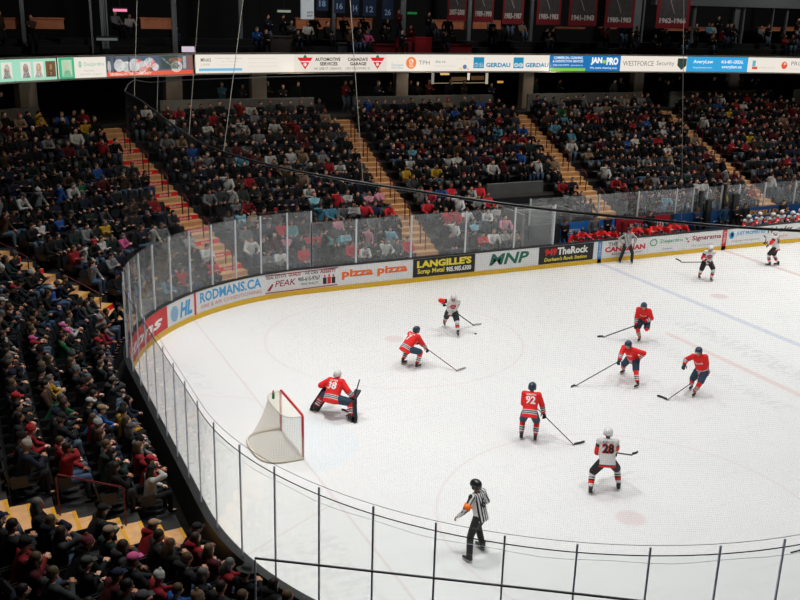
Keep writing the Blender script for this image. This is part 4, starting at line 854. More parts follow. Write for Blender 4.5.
def stick(parent_label, tip, heel, butt, blade_dir, tape=True, col=M_BLACK, group=None, goalie=False):
    """shaft from butt down to heel, blade lying on the ice from heel to tip"""
    heel, butt, tip = Vector(heel), Vector(butt), Vector(tip); r = empty('hockey_stick', tuple(heel)); tag(r, parent_label, 'hockey stick', group)
    d = (butt-heel); L_ = d.length; d.normalize(); sd = d.orthogonal().normalized(); inv = Matrix.Translation(-heel)
    mb = MB(); q = d.cross(sd); hw, hh = (.013, .016)
    vs = [p+sd*a*hw+q*b*hh for p in (heel, butt) for a, b in ((-1, -1), (1, -1), (1, 1), (-1, 1))]; mb.add(vs, [(0, 1, 5, 4), (1, 2, 6, 5), (2, 3, 7, 6), (3, 0, 4, 7), (3, 2, 1, 0), (4, 5, 6, 7)])
    o = mb.build('shaft', col); o.parent = r; o.matrix_parent_inverse = inv
    b = (tip-heel); bl = b.length; b.normalize(); n = b.cross(Vector((0, 0, 1))).normalized(); mb = MB(); N = 6; vs = []
    for i in range(N+1):
        t = i/N; c = heel+b*bl*t+n*(.03*math.sin(t*2.2)); h = (.07 if not goalie else .10)*(1 if t < .85 else .8)
        vs += [c-n*.005, c+n*.005, c+n*.005+Vector((0, 0, h)), c-n*.005+Vector((0, 0, h))]
    fs = [(i*4+j, i*4+(j+1) % 4, i*4+4+(j+1) % 4, i*4+4+j) for i in range(N) for j in range(4)]+[(3, 2, 1, 0), tuple(N*4+j for j in range(4))]
    o = mb.add(vs, fs).build('blade', M_TAPE if tape == 'pale' else M_BLACK); o.parent = r; o.matrix_parent_inverse = inv
    return r
M_TAPE = mat('pale_tape', (.45, .44, .40), .6); M_REDSTK = mat('maroon_shaft', srgb(96, 20, 28), .4)
def world_xy(u, v, z=0): p = onz(u, v, z); return p
def skater(label, px_feet, yaw, team, number=None, nm=None, hands=None, stk=None, bulk=1.0, hip=None, front=None, lift=(0, 0), **kw):
    """px_feet: where the left and right skate stand; yaw: facing direction in degrees (0 = +Y, clockwise)"""
    fl, fr = [onz(*q, 0) for q in px_feet]; c = (fl+fr)/2; a = math.radians(-yaw); Rz = Matrix.Rotation(a, 3, 'Z'); Ri = Rz.transposed()
    loc = lambda p: Ri @ (Vector(p)-c)
    feet = [loc(fl)+Vector((0, 0, lift[0])), loc(fr)+Vector((0, 0, lift[1]))]
    hands = [Vector(h) for h in hands]
    if stk and stk.get('low'):       # the lower hand closes on the shaft
        ti = 'LR'.index(stk['top']); hl = onz(*stk['heel'], stk.get('z', 0)); hands[1-ti] = hands[ti]+(loc(hl)-hands[ti]).normalized()*stk['low']
    J = pose(feet=feet, hands=hands, **kw)
    for nm_ in 'LR': J['palm'+nm_] = Vector((0, .3, 1))
    name = {'red': 'hockey_player', 'white': 'hockey_player', 'ref': 'referee', 'goalie': 'goaltender'}[team]
    body = obj_from(body_mesh(J, .022, team == 'ref'), name, M_SKIN, None, SKINC); body.location = c; body.rotation_euler = (0, 0, a)
    tag(body, label, {'red': 'hockey player', 'white': 'hockey player', 'ref': 'referee', 'goalie': 'goaltender'}[team])
    H = head_frame(J); face_mesh(H).build('face', M_FACE, body)
    if team in ('red', 'goalie'): jm, sm, pm, gm, hm = MJR, MSR, M_NPANT, M_GLV_N, M_HN
    elif team == 'white': jm, sm, pm, gm, hm = MJW, MSW, M_BPANT, M_GLV_B, M_HW
    else: jm, sm, pm, gm, hm = MZEB, None, M_BPANT, None, M_HB
    j = jersey(body, J, jm, .98*bulk if team != 'ref' else .84, 'jersey' if team != 'ref' else 'striped_shirt', loose=1.0 if team != 'ref' else .9)
    pants(body, J, pm, team == 'ref', 1.02*bulk if team != 'ref' else .95)
    if sm: socks(body, J, sm, bulk)
    for n_, sg in (('L', -1), ('R', 1)):
        skate(body, J, n_)
        if gm and team != 'goalie': glove(body, J, n_, gm, sg)
    hair_cap(body, J, M_HAIR, (.02, .015, .012), .0, 'hair', .96)
    helmet(body, J, M_HG if team == 'goalie' else hm, team == 'goalie')
    ink = 'white' if team in ('red', 'goalie') else 'black'
    if number:
        if team == 'white': on_surface(j, J, number, 'red', .30, .25, .30, True, .075, sag=.008)
        on_surface(j, J, number, ink, .27 if len(number) > 1 else .14, .22, .30, True, .03, sag=.014)
        if nm: on_surface(j, J, nm, ink, .26, .055, .455, True, .01, 'name_bar')
    if front == 'script': on_surface(j, J, 'Generals', 'white', .24, .08, .32, False, .02, 'crest')
    if front == 'ring':
        on_surface(j, J, 'O', 'red', .24, .22, .32, False, .05, 'crest'); on_surface(j, J, 'c', 'black', .08, .08, .32, False, .03, 'crest', sag=.02)
    W_ = lambda p: Rz @ Vector(p)+c
    if stk:
        tip, heel = onz(*stk['tip'], stk.get('z', 0)), onz(*stk['heel'], stk.get('z', 0)); tip.z = heel.z = .012+stk.get('z', 0)
        ha = W_(J['ha'+stk['top']]+hand_dir(J, stk['top'])*.05); d = (ha-heel).normalized(); butt = heel+d*min((ha-heel).length+.12, 1.75)
        if stk.get('length'): butt = heel+d*stk['length']
        stick(stk['label'], tip, heel, butt, None, stk.get('tape', True), M_REDSTK if stk.get('red') else M_BLACK)
    return body, J, W_
# ------------------------------------------------------------------ PLAYERS AND OFFICIALS ON THE ICE
skater('red-jersey player number 92 seen from behind, gliding in front of the near circle', ((521, 439), (535, 441)), 38, 'red', '92', 'GIBSON', [(.0, .30, .95), (.3, .3, .7)],
       dict(tip=(584, 442.5), heel=(574, 445.5), top='L', low=.52, red=True, label='dark stick of red player 92 reaching right with its blade on the ice'), hip_z=.90, lean=28, head=(10, 0), hip_y=-.1)
skater('white-jersey player number 28 seen from behind with legs wide apart', ((590, 494), (618, 490)), 30, 'white', '28', 'KELLY', [(-.02, .30, .95), (.3, .3, .8)],
       dict(tip=(637, 453), heel=(632, 455.5), top='L', low=.42, z=.55, label='black stick held out to the right by white player 28'), hip_z=.86, lean=22, head=(30, 10), knee_out=.5)
skater('red-jersey player number 7 crouching low to the right of the goaltender', ((403, 364), (417, 368)), 72, 'red', '7', 'ROSS', [(-.05, .42, .68), (.3, .3, .5)],
       dict(tip=(465, 368.5), heel=(457.5, 371.5), top='L', low=.35, red=True, tape='pale', label='maroon stick of red player 7 with pale taped blade'), hip_z=.70, lean=44, head=(0, 0), hip_y=-.18, knee_out=.5)
skater('white-jersey player facing the camera with the puck near centre left', ((458, 337), (444, 326)), -160, 'white', None, None, [(-.2, .3, .9), (.34, .12, 1.12)],
       dict(tip=(481, 324.8), heel=(474, 325.8), top='R', low=.62, tape='pale', label='stick of the white-jersey puck carrier with pale blade'), front='ring', hip_z=.82, lean=30, head=(0, 5), knee_out=.5)
skater('red-jersey player skating left with one leg raised, uppermost of the three at right', ((645, 340), (639, 341)), -128, 'red', None, None, [(-.1, .32, .82), (.25, .3, .8)],
       dict(tip=(597.5, 337.8), heel=(603, 337.5), top='L', low=.36, label='thin black stick reaching left from the upper red player'), front='script', hip_z=.84, lean=36, lift=(.34, 0), heel=(-50, 0), hip_y=-.05)
skater('red-jersey player lunging left with one arm stretched along his stick', ((637, 388), (623, 373)), -112, 'red', '22', None, [(-.30, .10, .86), (.05, .74, .86)],
       dict(tip=(571.5, 388.5), heel=(575, 386.5), top='R', label='long black stick stretched left by the lunging red player'), front='script', hip_z=.78, lean=40, head=(0, 0), knee_out=.3, hip_y=-.05)
skater('red-jersey player turning at the right with stick held low across his legs', ((694, 396), (691, 389)), -122, 'red', None, None, [(-.34, .0, .72), (.26, .38, .98)],
       dict(tip=(656.5, 397), heel=(667, 400.5), top='L', label='black stick of the rightmost red player with its blade flat on the ice'), front='script', hip_z=.86, lean=20, side=12, head=(0, 0), hip_x=-.22, hip_y=.05)
skater('white-jersey player facing the camera below the maroon board lettering', ((711, 281), (699, 278)), -155, 'white', None, None, [(-.2, .3, .85), (.1, .34, .92)],
       dict(tip=(675, 259.5), heel=(681, 262.5), top='R', low=.3, z=.45, label='black stick of the white player below the maroon board lettering'), front='ring', hip_z=.88, lean=24, head=(0, 0), knee_out=.45)
skater('white-jersey player seen from behind near the boards at far right', ((769, 266), (777.5, 265.5)), -30, 'white', '18', 'FOX', [(-.2, .42, 1.1), (.1, .36, .95)],
       dict(tip=(763, 236.5), heel=(766, 239), top='L', z=1.25, label='raised stick of the white player at far right'), hip_z=.92, lean=8, head=(-10, 0))
skater('linesman in striped shirt standing at the far boards with legs apart', ((631.5, 263), (619.5, 262.5)), -158, 'ref', None, None, [(-.30, .12, .98), (.30, .12, .98)], hip_z=.92, lean=4, head=(10, 0), elbow_out=1.2)
refb, RJ, RW = skater('referee in striped shirt with orange armband at the bottom of the ice', ((469, 562), (482, 549)), -22, 'ref', '6', None, [(-.32, .30, .96), (.28, .28, 1.0)], hip_z=.93, lean=14, head=(-6, 0), hip_y=.02, heel=(0, -8), hip_x=.12)
a, b = RJ['shL'].lerp(RJ['elL'], .55), RJ['shL'].lerp(RJ['elL'], .98)
MB().tube([a, b], [.088, .082], 14).build('armband', mat('orange_band', srgb(250, 120, 20), .5), refb, True)['label'] = 'orange armband'
# goaltender -------------------------------------------------------------
gb, GJ, GW = skater('goaltender in red jersey number 38 crouching wide in front of the net', ((315, 412), (351, 422)), 52, 'goalie', '38', 'OSTER', [(-.42, .34, .86), (.50, .30, .62)],
       dict(tip=(341, 411), heel=(350, 414), top='R', length=1.32, label='goaltender stick pointing up beside the blocker'), bulk=1.16, hip_z=.64, lean=36, knee_out=.9, head=(0, 5), leg=(.46, .46), hip_y=-.05, side=-4)
for n_, sg in (('L', -1), ('R', 1)):
    kn, an = GJ['kn'+n_], GJ['an'+n_]; d = (kn-an).normalized(); f = Vector((.35*sg, 1, 0)); f = (f-d*f.dot(d)).normalized(); s_ = d.cross(f)
    B = Matrix((s_, f, d)).transposed().to_4x4(); M = Matrix.Translation(an) @ B; L_ = (kn-an).length; mb = MB()
    mb.box((-.14, .055, -.06), (.14, .14, L_+.22), M).box((-.145, -.02, .0), (-.115, .06, L_+.02), M).box((.115, -.02, .0), (.145, .06, L_+.02), M).box((-.12, .05, -.14), (.12, .13, -.05), M)
    p_ = obj_from(remeshed(mb, .02, 2), 'leg_pad', mat('navy_pad', srgb(24, 30, 42), .5), gb); 
    for z in (.06, .22, .38): MB().box((-.12, -.085, z), (.12, -.07, z+.05), M).build('pad_strap', M_RED if z > .1 else M_BLACK, p_)
    MB().box((-.13, .138, L_-.05), (.13, .145, L_+.16), M).build('pad_stripe', M_RED, p_)
w, d = GJ['haL'], hand_dir(GJ, 'L'); mb = MB().ell(w+d*.09, (.13, .13, .09), 12, 8).tube([w-d*.14, w], .075, 12); obj_from(remeshed(mb, .018, 2), 'catching_glove', M_GLV_N, gb)
w, d = GJ['haR'], hand_dir(GJ, 'R'); mb = MB().box((-.10, -.12, -.03), (.10, .24, .03), Matrix.Translation(w+Vector((.02, .04, .02))) @ Matrix.Rotation(.5, 4, 'X')).tube([w-d*.14, w+d*.05], .07, 12); obj_from(remeshed(mb, .018, 1), 'blocker', M_GLV_N, gb)
H = head_frame(GJ); mb = MB().ell(H @ Vector((0, .03, -.02)), (.09, .115, .13), 12, 8, H.to_3x3()); obj_from(remeshed(mb, .016, 1), 'mask', mat('white_red_mask', (.7, .68, .66), .3, noise=.3), gb)
# puck and goal -----------------------------------------------------------
p = onz(475.5, 334, 0); o = MB().tube([(0, 0, .001), (0, 0, .027)], .045, 20).build('puck', M_BLACK); o.location = p; tag(o, 'black puck on the ice ahead of the white puck carrier', 'puck')
goal = empty('goal', (3.35, 12.95, 0)); tag(goal, 'red hockey goal with off-white net at the left end of the ice', 'hockey goal')
h, w2 = 1.22, .915
MB().tube([(0, -w2, 0), (0, -w2, h-.05), (0, -w2+.05, h), (0, w2-.05, h), (0, w2, h-.05), (0, w2, 0)], .034, 12).build('goal_frame', M_RED, goal, True)['label'] = 'red goal posts and crossbar'
def prof(z):          # depth of the rear net and its half width at height z
    t = z/h; return .50+.62*(1-t)**1.6, (w2-.02)+.10*(1-t)
def ringpts(z, n=24):
    dep, hw = prof(z); pts = []
    for i in range(n+1):
        u = -1+2*i/n; a = u*math.pi/2; x = -dep*max(0, math.cos(a))**.45; y = hw*math.copysign(abs(math.sin(a))**.7, a) if u else 0
        pts.append((x, y, z))
    return pts
NZ = 12; vs = []; fs = []; uvs = []; n = 24
for k_ in range(NZ+1):
    z = h*k_/NZ*.99; P = ringpts(z, n); acc = 0
    for i, q in enumerate(P):
        if i: acc += (Vector(q)-Vector(P[i-1])).length
        vs.append(q); uvs.append((acc, z*1.15))
for k_ in range(NZ):
    for i in range(n): a_ = k_*(n+1)+i; fs.append((a_, a_+1, a_+n+2, a_+n+1))
top = ringpts(h*.99, n); base = len(vs)
for q in top: vs.append(q); uvs.append((q[0], q[1]))
for i in range(n+1): vs.append((0, top[i][1], h-.02)); uvs.append((0, top[i][1]))
for i in range(n): fs.append((base+i, base+i+1, base+n+2+i, base+n+1+i))
o = mesh_obj('net', vs, fs, M_GOALC, goal); l = o.data.uv_layers.new(name='UVMap')
for pl in o.data.polygons:
    for li in pl.loop_indices: l.data[li].uv = uvs[o.data.loops[li].vertex_index]
M_OFFW = mat('offwhite_pad', srgb(214, 206, 190), .7)
MB().tube([Vector(q)+Vector((0, 0, .04)) for q in ringpts(0, n)], .032, 8).build('base_bar', M_OFFW, goal, True)
MB().tube([Vector(q)+Vector((.0, 0, .0)) for q in ringpts(h*.97, n)], .016, 8).build('top_bar', M_OFFW, goal, True)
bt = empty('water_bottle', (3.35-.36, 12.95+.42, h-.06)); tag(bt, 'green water bottle with orange cap lying on top of the goal net', 'bottle')
MB().tube([(0, 0, .05), (0, 0, .07), (0, 0, .20), (0, 0, .22)], [.03, .038, .038, .028], 12).build('bottle', mat('green_bottle', srgb(20, 130, 70), .4), bt, True); MB().tube([(0, 0, .22), (0, 0, .27), (0, 0, .30)], [.03, .026, .012], 10).build('cap', mat('orange_cap', srgb(220, 110, 80), .4), bt, True)
# ------------------------------------------------------------------ BENCH PLAYERS (seated, facing the ice)
def copy_tree(o, parent=None):
    c = o.copy(); COL.objects.link(c); c.parent = parent
    for ch in list(o.children): copy_tree(ch, c)
    return c
def seated_player(team, lean, hands, pal):
    J = pose(hip_z=.53, shw=.17, lean=lean, feet=[(-.16, .42, 0), (.16, .46, 0)], hands=hands, sit=True, knee_out=.12, head=pal)
    for n_ in 'LR': J['palm'+n_] = Vector((0, .3, 1))
    b = obj_from(body_mesh(J, .03, False), 'bench_player', M_SKIN, None, SKINC)
    jm, sm, pm, gm, hm = (MJR, MSR, M_NPANT, M_GLV_N, M_HN) if team == 'red' else (MJW, MSW, M_BPANT, M_GLV_B, M_HW)
    j = jersey(b, J, jm, .92); pants(b, J, pm); socks(b, J, sm)
    for n_, sg in (('L', -1), ('R', 1)): skate(b, J, n_); glove(b, J, n_, gm, sg)
    helmet(b, J, hm, True); face_mesh(head_frame(J)).build('face', M_FACE, b)
    on_surface(j, J, 'Generals' if team == 'red' else 'O', 'white' if team == 'red' else 'red', .24, .1 if team == 'red' else .2, .32, False, .03, 'crest')
    return b
PB = {'red': [seated_player('red', 26, [(-.12, .5, .66), (.12, .5, .66)], (0, 0)), seated_player('red', 8, [(-.2, .45, .9), (.2, .48, .88)], (20, 0))],
      'white': [seated_player('white', 24, [(-.12, .5, .66), (.12, .5, .66)], (-20, 0)), seated_player('white', 6, [(-.2, .42, .8), (.2, .45, .75)], (15, 0))]}
ORD = ['first', 'second', 'third', 'fourth', 'fifth', 'sixth', 'seventh', 'eighth', 'ninth', 'tenth', 'eleventh', 'twelfth', 'thirteenth', 'fourteenth', 'fifteenth', 'sixteenth', 'seventeenth', 'eighteenth', 'nineteenth', 'twentieth',
       'twenty-first', 'twenty-second', 'twenty-third', 'twenty-fourth', 'twenty-fifth', 'twenty-sixth', 'twenty-seventh', 'twenty-eighth', 'twenty-ninth', 'thirtieth', 'thirty-first', 'thirty-second', 'thirty-third']
first = {}
for team, pxs in (('red', (572, 581, 590, 600, 609, 633, 642, 652, 662, 671, 680)), ('white', (747, 759, 769, 781, 790, 799))):
    for i, u in enumerate(pxs):
        pr = PB[team][i % 2]; o = pr if id(pr) not in first else copy_tree(pr); first[id(pr)] = 1
        P = ony(u, 235 if team == 'red' else 210, 27.15); o.location = (P.x, 27.12, .16); o.rotation_euler = (0, 0, math.pi+rnd.uniform(-.35, .35))
        tag(o, '%s-jersey player seated on the far bench, %s from the left' % (team, ORD[i]), 'hockey player', '%s team on the bench' % team)
# ------------------------------------------------------------------ CLOTHED PEOPLE
def person_parts(J, vox=.03):
    """meshes of one pose: body, coat, trousers, shoes, hair ... reused by every copy"""
    P = {}; dummy = None
    P['body'] = body_mesh(J, vox, True); H = head_frame(J)
    mb = coat_chain(J, .86, .10)
    for nm, sg in (('L', -1), ('R', 1)):
        mb.ell(J['sh'+nm], (.085, .085, .08)); limb(mb, J['chest']+J['rt']*.06*sg, J['sh'+nm], .10, .085); limb(mb, J['sh'+nm], J['el'+nm], .075, .064); limb(mb, J['el'+nm], J['el'+nm].lerp(J['ha'+nm], .9), .064, .05)
    P['coat'] = remeshed(mb, vox*.9, 2); mb2 = MB(); mb2.v = list(mb.v); mb2.f = list(mb.f)
    mb2 = MB().tube([H @ Vector((0, -.10, -.15)), H @ Vector((0, -.13, -.09)), H @ Vector((0, -.10, -.03))], [(.12, .06), (.13, .07), (.09, .04)], 10); P['hood'] = remeshed(mb2, vox*.9, 2)
    mb = MB(); ring_tube(mb, [J['hip']-J['up']*.08, J['hip'], J['hip']+J['up']*.1], [(.15, .12), (.165, .13), (.15, .12)], J['rt'])
    for nm in 'LR': limb(mb, J['hp'+nm], J['kn'+nm], .10, .075); limb(mb, J['kn'+nm], J['an'+nm], .075, .058)
    P['trousers'] = remeshed(mb, vox*.9, 1); mb = MB()
    for nm in 'LR': A_ = Matrix.Translation(J['an'+nm]) @ foot_basis(J, nm).to_4x4(); mb.ell(A_ @ Vector((0, .07, -.065)), (.048, .14, .042), 10, 6, foot_basis(J, nm)); mb.ell(A_ @ Vector((0, -.02, -.03)), (.046, .06, .06), 8, 6)
    P['shoes'] = remeshed(mb, vox*.9, 1)
    def hd(extra):
        mb = MB(); mb.ell(H @ Vector((0, -.02, .045)), (.086, .098, .094), 12, 8, H.to_3x3()); mb.ell(H @ Vector((0, -.055, -.01)), (.08, .062, .07), 10, 6, H.to_3x3()); extra(mb); return remeshed(mb, .02, 1)
    P['short'] = hd(lambda m: None)
    P['long'] = hd(lambda m: (m.tube([H @ Vector((0, -.05, .0)), H @ Vector((0, -.075, -.1)), H @ Vector((0, -.09, -.24))], [(.09, .07), (.10, .055), (.07, .03)], 10), m.ell(H @ Vector((-.075, -.02, -.08)), (.025, .045, .11)), m.ell(H @ Vector((.075, -.02, -.08)), (.025, .045, .11))))
    mb = MB(); mb.ell(H @ Vector((0, -.01, .075)), (.092, .108, .075), 14, 8, H.to_3x3()); mb.box((-.07, .06, .045), (.07, .17, .058), H); P['cap'] = remeshed(mb, .014, 1)
    mb = MB(); mb.ell(H @ Vector((0, -.015, .06)), (.094, .11, .10), 14, 8, H.to_3x3()); mb.tube([H @ Vector((0, 0, .01)), H @ Vector((0, 0, .05))], [(.098, .112), (.1, .114)], 14); mb.ell(H @ Vector((0, -.02, .175)), (.032, .032, .032)); P['toque'] = remeshed(mb, .018, 1)
    mb = MB(); mb.tube([H @ Vector((0, 0, .055)), H @ Vector((0, 0, .07))], [(.20, .20), (.19, .19)], 20); mb.tube([H @ Vector((0, -.01, .06)), H @ Vector((0, -.01, .15)), H @ Vector((0, -.01, .17))], [(.098, .11), (.09, .10), (.06, .075)], 16); P['brim'] = remeshed(mb, .016, 1)
    fm = face_mesh(H); me = bpy.data.meshes.new('face'); me.from_pydata(fm.v, [], fm.f); P['face'] = me
    for k_, m in (('body', M_SKIN), ('coat', M_CLOTH), ('hood', M_CLOTH), ('trousers', M_CLOTH), ('shoes', M_CLOTH), ('short', M_HAIR), ('long', M_HAIR), ('cap', M_CLOTH), ('toque', M_CLOTH), ('brim', M_CLOTH), ('face', M_FACE)):
        P[k_].materials.clear(); P[k_].materials.append(m)
    return P
def put_person(P, loc, rz, coat, trouser, skin, hairk, hairc, hat, hatc, name, label, cat, group=None, hood=False, scale=1.0, full=True):
    def o_(key, nm, col, parent):
        o = bpy.data.objects.new(nm, P[key]); COL.objects.link(o); o.parent = parent; o.color = (*col, 1); return o
    b = o_('body', name, skin, None); b.location = loc; b.rotation_euler = (0, 0, rz); b.scale = (scale,)*3
    tag(b, label, cat, group)
    o_('coat', 'coat', coat, b); o_('trousers', 'trousers', trouser, b); o_('shoes', 'shoes', (.012, .012, .012), b)
    if hood: o_('hood', 'hood', coat, b)
    if full: o_('face', 'face', (1, 1, 1), b)
    if hat in ('cap', 'toque', 'brim'): o_(hat, {'cap': 'cap', 'toque': 'knitted_hat', 'brim': 'brimmed_hat'}[hat], hatc, b)
    if hat not in ('toque',): o_(hairk, 'hair', hairc, b)
    return b
SP = []
SIT = [dict(lean=-4, hands=[(-.12, .34, .66), (.12, .34, .66)]), dict(lean=28, hands=[(-.06, .56, .66), (.08, .54, .68)]), dict(lean=2, hands=[(.10, .24, .84), (-.10, .24, .80)]),
       dict(lean=4, hands=[(-.12, .36, .64), (.06, .22, 1.12)], head=(-12, 4)), dict(lean=8, hands=[(-.2, .36, .66), (.2, .40, .66)], twist=14, head=(18, 0)), dict(lean=10, hands=[(-.04, .42, .84), (.04, .42, .86)], head=(0, 18))]
for kw in SIT:
    J = pose(hip_z=.50, sit=True, feet=[(-.13, .40, 0), (.13, .43, 0)], knee_out=.12, **kw); SP.append(person_parts(J))
ST = [person_parts(pose(hip_z=.92, lean=2, feet=[(-.12, 0, 0), (.12, .04, 0)], hands=[(-.27, .05, .86), (.27, .08, .86)])), person_parts(pose(hip_z=.92, lean=3, feet=[(-.14, 0, 0), (.14, .04, 0)], hands=[(.1, .24, 1.22), (-.1, .24, 1.16)]))]
SKT = [srgb(214, 165, 138), srgb(196, 142, 114), srgb(226, 180, 156), srgb(150, 100, 74), srgb(184, 132, 104)]
HRC = [(.010, .007, .005), (.03, .018, .010), (.07, .04, .02), (.09, .06, .03), (.11, .105, .10), (.012, .008, .006)]
COATS = [('black', (.004, .004, .005), 44), ('charcoal', (.012, .013, .015), 19), ('navy', (.008, .012, .026), 12), ('dark green', (.010, .022, .018), 4), ('grey', (.04, .043, .045), 6), ('red', (.22, .009, .014), 5), ('maroon', (.06, .006, .010), 5),
         ('white', (.42, .42, .40), 3.2), ('light grey', (.16, .165, .17), 3.2), ('blue', (.012, .07, .26), 2), ('light blue', (.08, .26, .36), 1.3), ('tan', (.20, .14, .09), 2), ('green', (.01, .10, .04), .8), ('brown', (.05, .025, .014), 4), ('mustard', (.40, .24, .02), .7), ('pink', (.5, .08, .22), .5)]
CW = [c[2] for c in COATS]; CD = {c[0]: c[1] for c in COATS}
HATC = [('black', (.008, .008, .009)), ('grey', (.06, .06, .06)), ('red', (.32, .015, .02)), ('white', (.4, .4, .38)), ('navy', (.01, .015, .04)), ('tan', (.14, .09, .055))]
FRONTC = [(.004, .004, .005)]*7+[(.62, .03, .045)]*5+[(.70, .69, .67)]*3+[(.25, .52, .62), (.70, .30, .38), (.10, .34, .34), (.30, .31, .31), (.30, .31, .31), (.02, .03, .06), (.02, .03, .06), (.25, .16, .09)]
def pick_coat(front=False):
    if front: return 'fan', rnd.choice(FRONTC)
    c = rnd.choices(COATS, CW)[0]; return c[0], c[1]
TRS = [(.008, .008, .010), (.012, .018, .034), (.05, .09, .16), (.02, .02, .022), (.09, .13, .18), (.008, .008, .010)]
# seats and people on every row ------------------------------------------------
PLACES = []
for k in range(NR):
    d = D0+RD*k+.50; row = []; s = 15.0
    while s < CUM[4]+47:
        sc = RR/(RR+d) if (CUM[1] < s < CUM[2] or CUM[3] < s < CUM[4]) else 1.0
        s += .53*sc; P = at(s, d, zrow(k)); ok = True
        for key, sa, ph in AISLES:
            if abs(s-sa)/sc < (.95 if key == 'yellow' else .88): ok = False
        if k < 2 and S_VOM0-.2 < s < S_BENCH1: ok = False
        if 19.1 < P.x < 23.3 and s > CUM[4] and k < 6: ok = False
        if k == 0 and abs(P.x-ony(327, 250, 26.75).x) < .9 and s > CUM[4]-2: ok = False
        if not ok: continue
        hd = project(P+Vector((0, 0, 1.1))); ft = project(P)
        row.append((s, sc))
        if ft[2] < 2 or not (-14 < hd[0] < 814) or hd[1] > 612 or ft[1] < 60: continue
        PLACES.append(dict(k=k, s=s, sc=sc, P=P, hd=hd, dist=(P-CAM).length))
    for q in [p for p in PLACES if p['k'] == k]:
        best = min(AISLES, key=lambda a: abs(a[1]-q['s'])); sgn = 1 if q['s'] > best[1] else -1
        q['n'] = sum(1 for (ss_, _) in row if (min(ss_, best[1]) < ss_ <= max(ss_, best[1])) or (min(q['s'], best[1]) < ss_ <= max(q['s'], best[1])) and True) if False else sum(1 for (ss_, _) in row if min(q['s'], best[1])-1e-6 <= ss_ <= max(q['s'], best[1])+1e-6)
        q['aisle'] = best; q['side'] = {('yellow', 1): 'above', ('yellow', -1): 'below', ('midleft', 1): 'beyond', ('midleft', -1): 'before', ('red', 1): 'right of', ('red', -1): 'left of'}.get((best[0], sgn), 'right of' if sgn > 0 else 'left of')
PLACES.sort(key=lambda q: q['dist'])
OV = {}
def over(u, v, coat=None, hat=None, hatn=None, hatc=None, hair=None, hood=False, trouser=None):
    c = sorted(PLACES, key=lambda q: (q['hd'][0]-u)**2+(q['hd'][1]-v)**2)
    for q in c:
        if id(q) not in OV: OV[id(q)] = dict(coat=coat, hat=hat, hatn=hatn, hatc=hatc, hair=hair, hood=hood, trouser=trouser); return
PK = ('pink', (.55, .10, .26))
for u, v in ((41, 337), (47, 330), (56, 327)): over(u, v, 'black', 'cap', *PK)
over(131, 517, 'red', 'cap', 'tan', (.30, .20, .12), trouser=(.12, .16, .22)); over(139, 556, 'charcoal', 'cap', *PK); over(166, 483, 'white', 'cap', 'black', (.01, .01, .01)); over(86, 370, 'charcoal', 'toque', 'grey', (.16, .17, .17))
over(80, 461, 'red'); over(10, 330, 'white', hood=True); over(33, 222, 'white'); over(57, 188, 'blue'); over(36, 188, 'light grey', 'toque', 'white', (.5, .5, .48)); over(92, 163, 'blue'); over(76, 180, 'green')
over(104, 220, 'mustard'); over(100, 240, 'white'); over(89, 230, 'light grey'); over(53, 218, 'blue'); over(119, 238, 'pink'); over(66, 250, 'red'); over(112, 262, 'light grey'); over(102, 410, 'blue', 'cap', 'tan', (.25, .17, .1)); over(32, 402, 'green')
over(117, 408, 'light grey'); over(95, 428, 'black', 'toque', 'grey', (.3, .3, .3)); over(23, 424, 'red', 'toque', 'red', (.32, .02, .02)); over(116, 326, 'red'); over(56, 376, 'mustard'); over(83, 318, 'light grey', 'toque', 'grey', (.25, .25, .25)); over(242, 584, 'black', 'brim', 'black', (.03, .03, .03))
over(214, 562, 'red', hair='long'); over(197, 532, 'red', hood=True, hair='long'); over(110, 540, 'dark green', 'cap', 'tan', (.25, .18, .12)); over(68, 545, 'black', 'toque', 'maroon', (.14, .03, .04)); over(158, 468, 'red', 'cap', 'red', (.4, .02, .04)); over(143, 452, 'red'); over(32, 453, 'navy', 'toque', 'grey', (.3, .28, .26))
over(180, 520, 'black', 'cap', 'black', (.01, .01, .01), hood=True); over(78, 325, 'white'); over(125, 470, 'black', hair='long'); over(345, 200, 'white'); over(447, 151, 'white'); over(443, 186, 'blue'); over(724, 188, 'mustard')
over(655, 178, 'light grey'); over(662, 128, 'white'); over(540, 165, 'white'); over(545, 195, 'red'); over(750, 130, 'mustard'); over(323, 212, 'light blue'); over(333, 210, 'light blue'); over(470, 183, 'white'); over(505, 195, 'white')
CD.update({'bright red': (.62, .03, .045), 'bright white': (.70, .69, .67), 'pale blue': (.25, .52, .62), 'rose': (.70, .30, .38), 'teal': (.10, .34, .34), 'sand': (.36, .27, .18)})
for u, v, c in ((372, 233, 'rose'), (366, 248, 'bright white'), (381, 246, 'bright white'), (303, 250, 'bright red'), (313, 247, 'bright red'), (322, 249, 'bright red'), (331, 238, 'teal'), (340, 240, 'pale blue'), (338, 226, 'rose'), (270, 250, 'light grey'), (256, 212, 'sand'), (246, 246, 'bright white'),
                (226, 232, 'light grey'), (206, 254, 'bright white'), (265, 262, 'bright white'), (285, 240, 'rose'), (293, 228, 'teal'), (350, 250, 'bright red'), (394, 243, 'light grey'), (216, 240, 'bright red'), (180, 262, 'bright red'), (404, 240, 'bright red'), (232, 219, 'pale blue'), (243, 222, 'light grey'), (275, 226, 'bright red'), (390, 228, 'pale blue')): over(u, v, c)
people = []; seats = []
for q in PLACES:
    occ = rnd.random() < (.84 if q['P'].x < 7 and q['P'].y > 17 else .94) or id(q) in OV
    if occ: people.append(q)
    q['occ'] = occ
ROWN = lambda k: ORD[k]
N_IND = 300
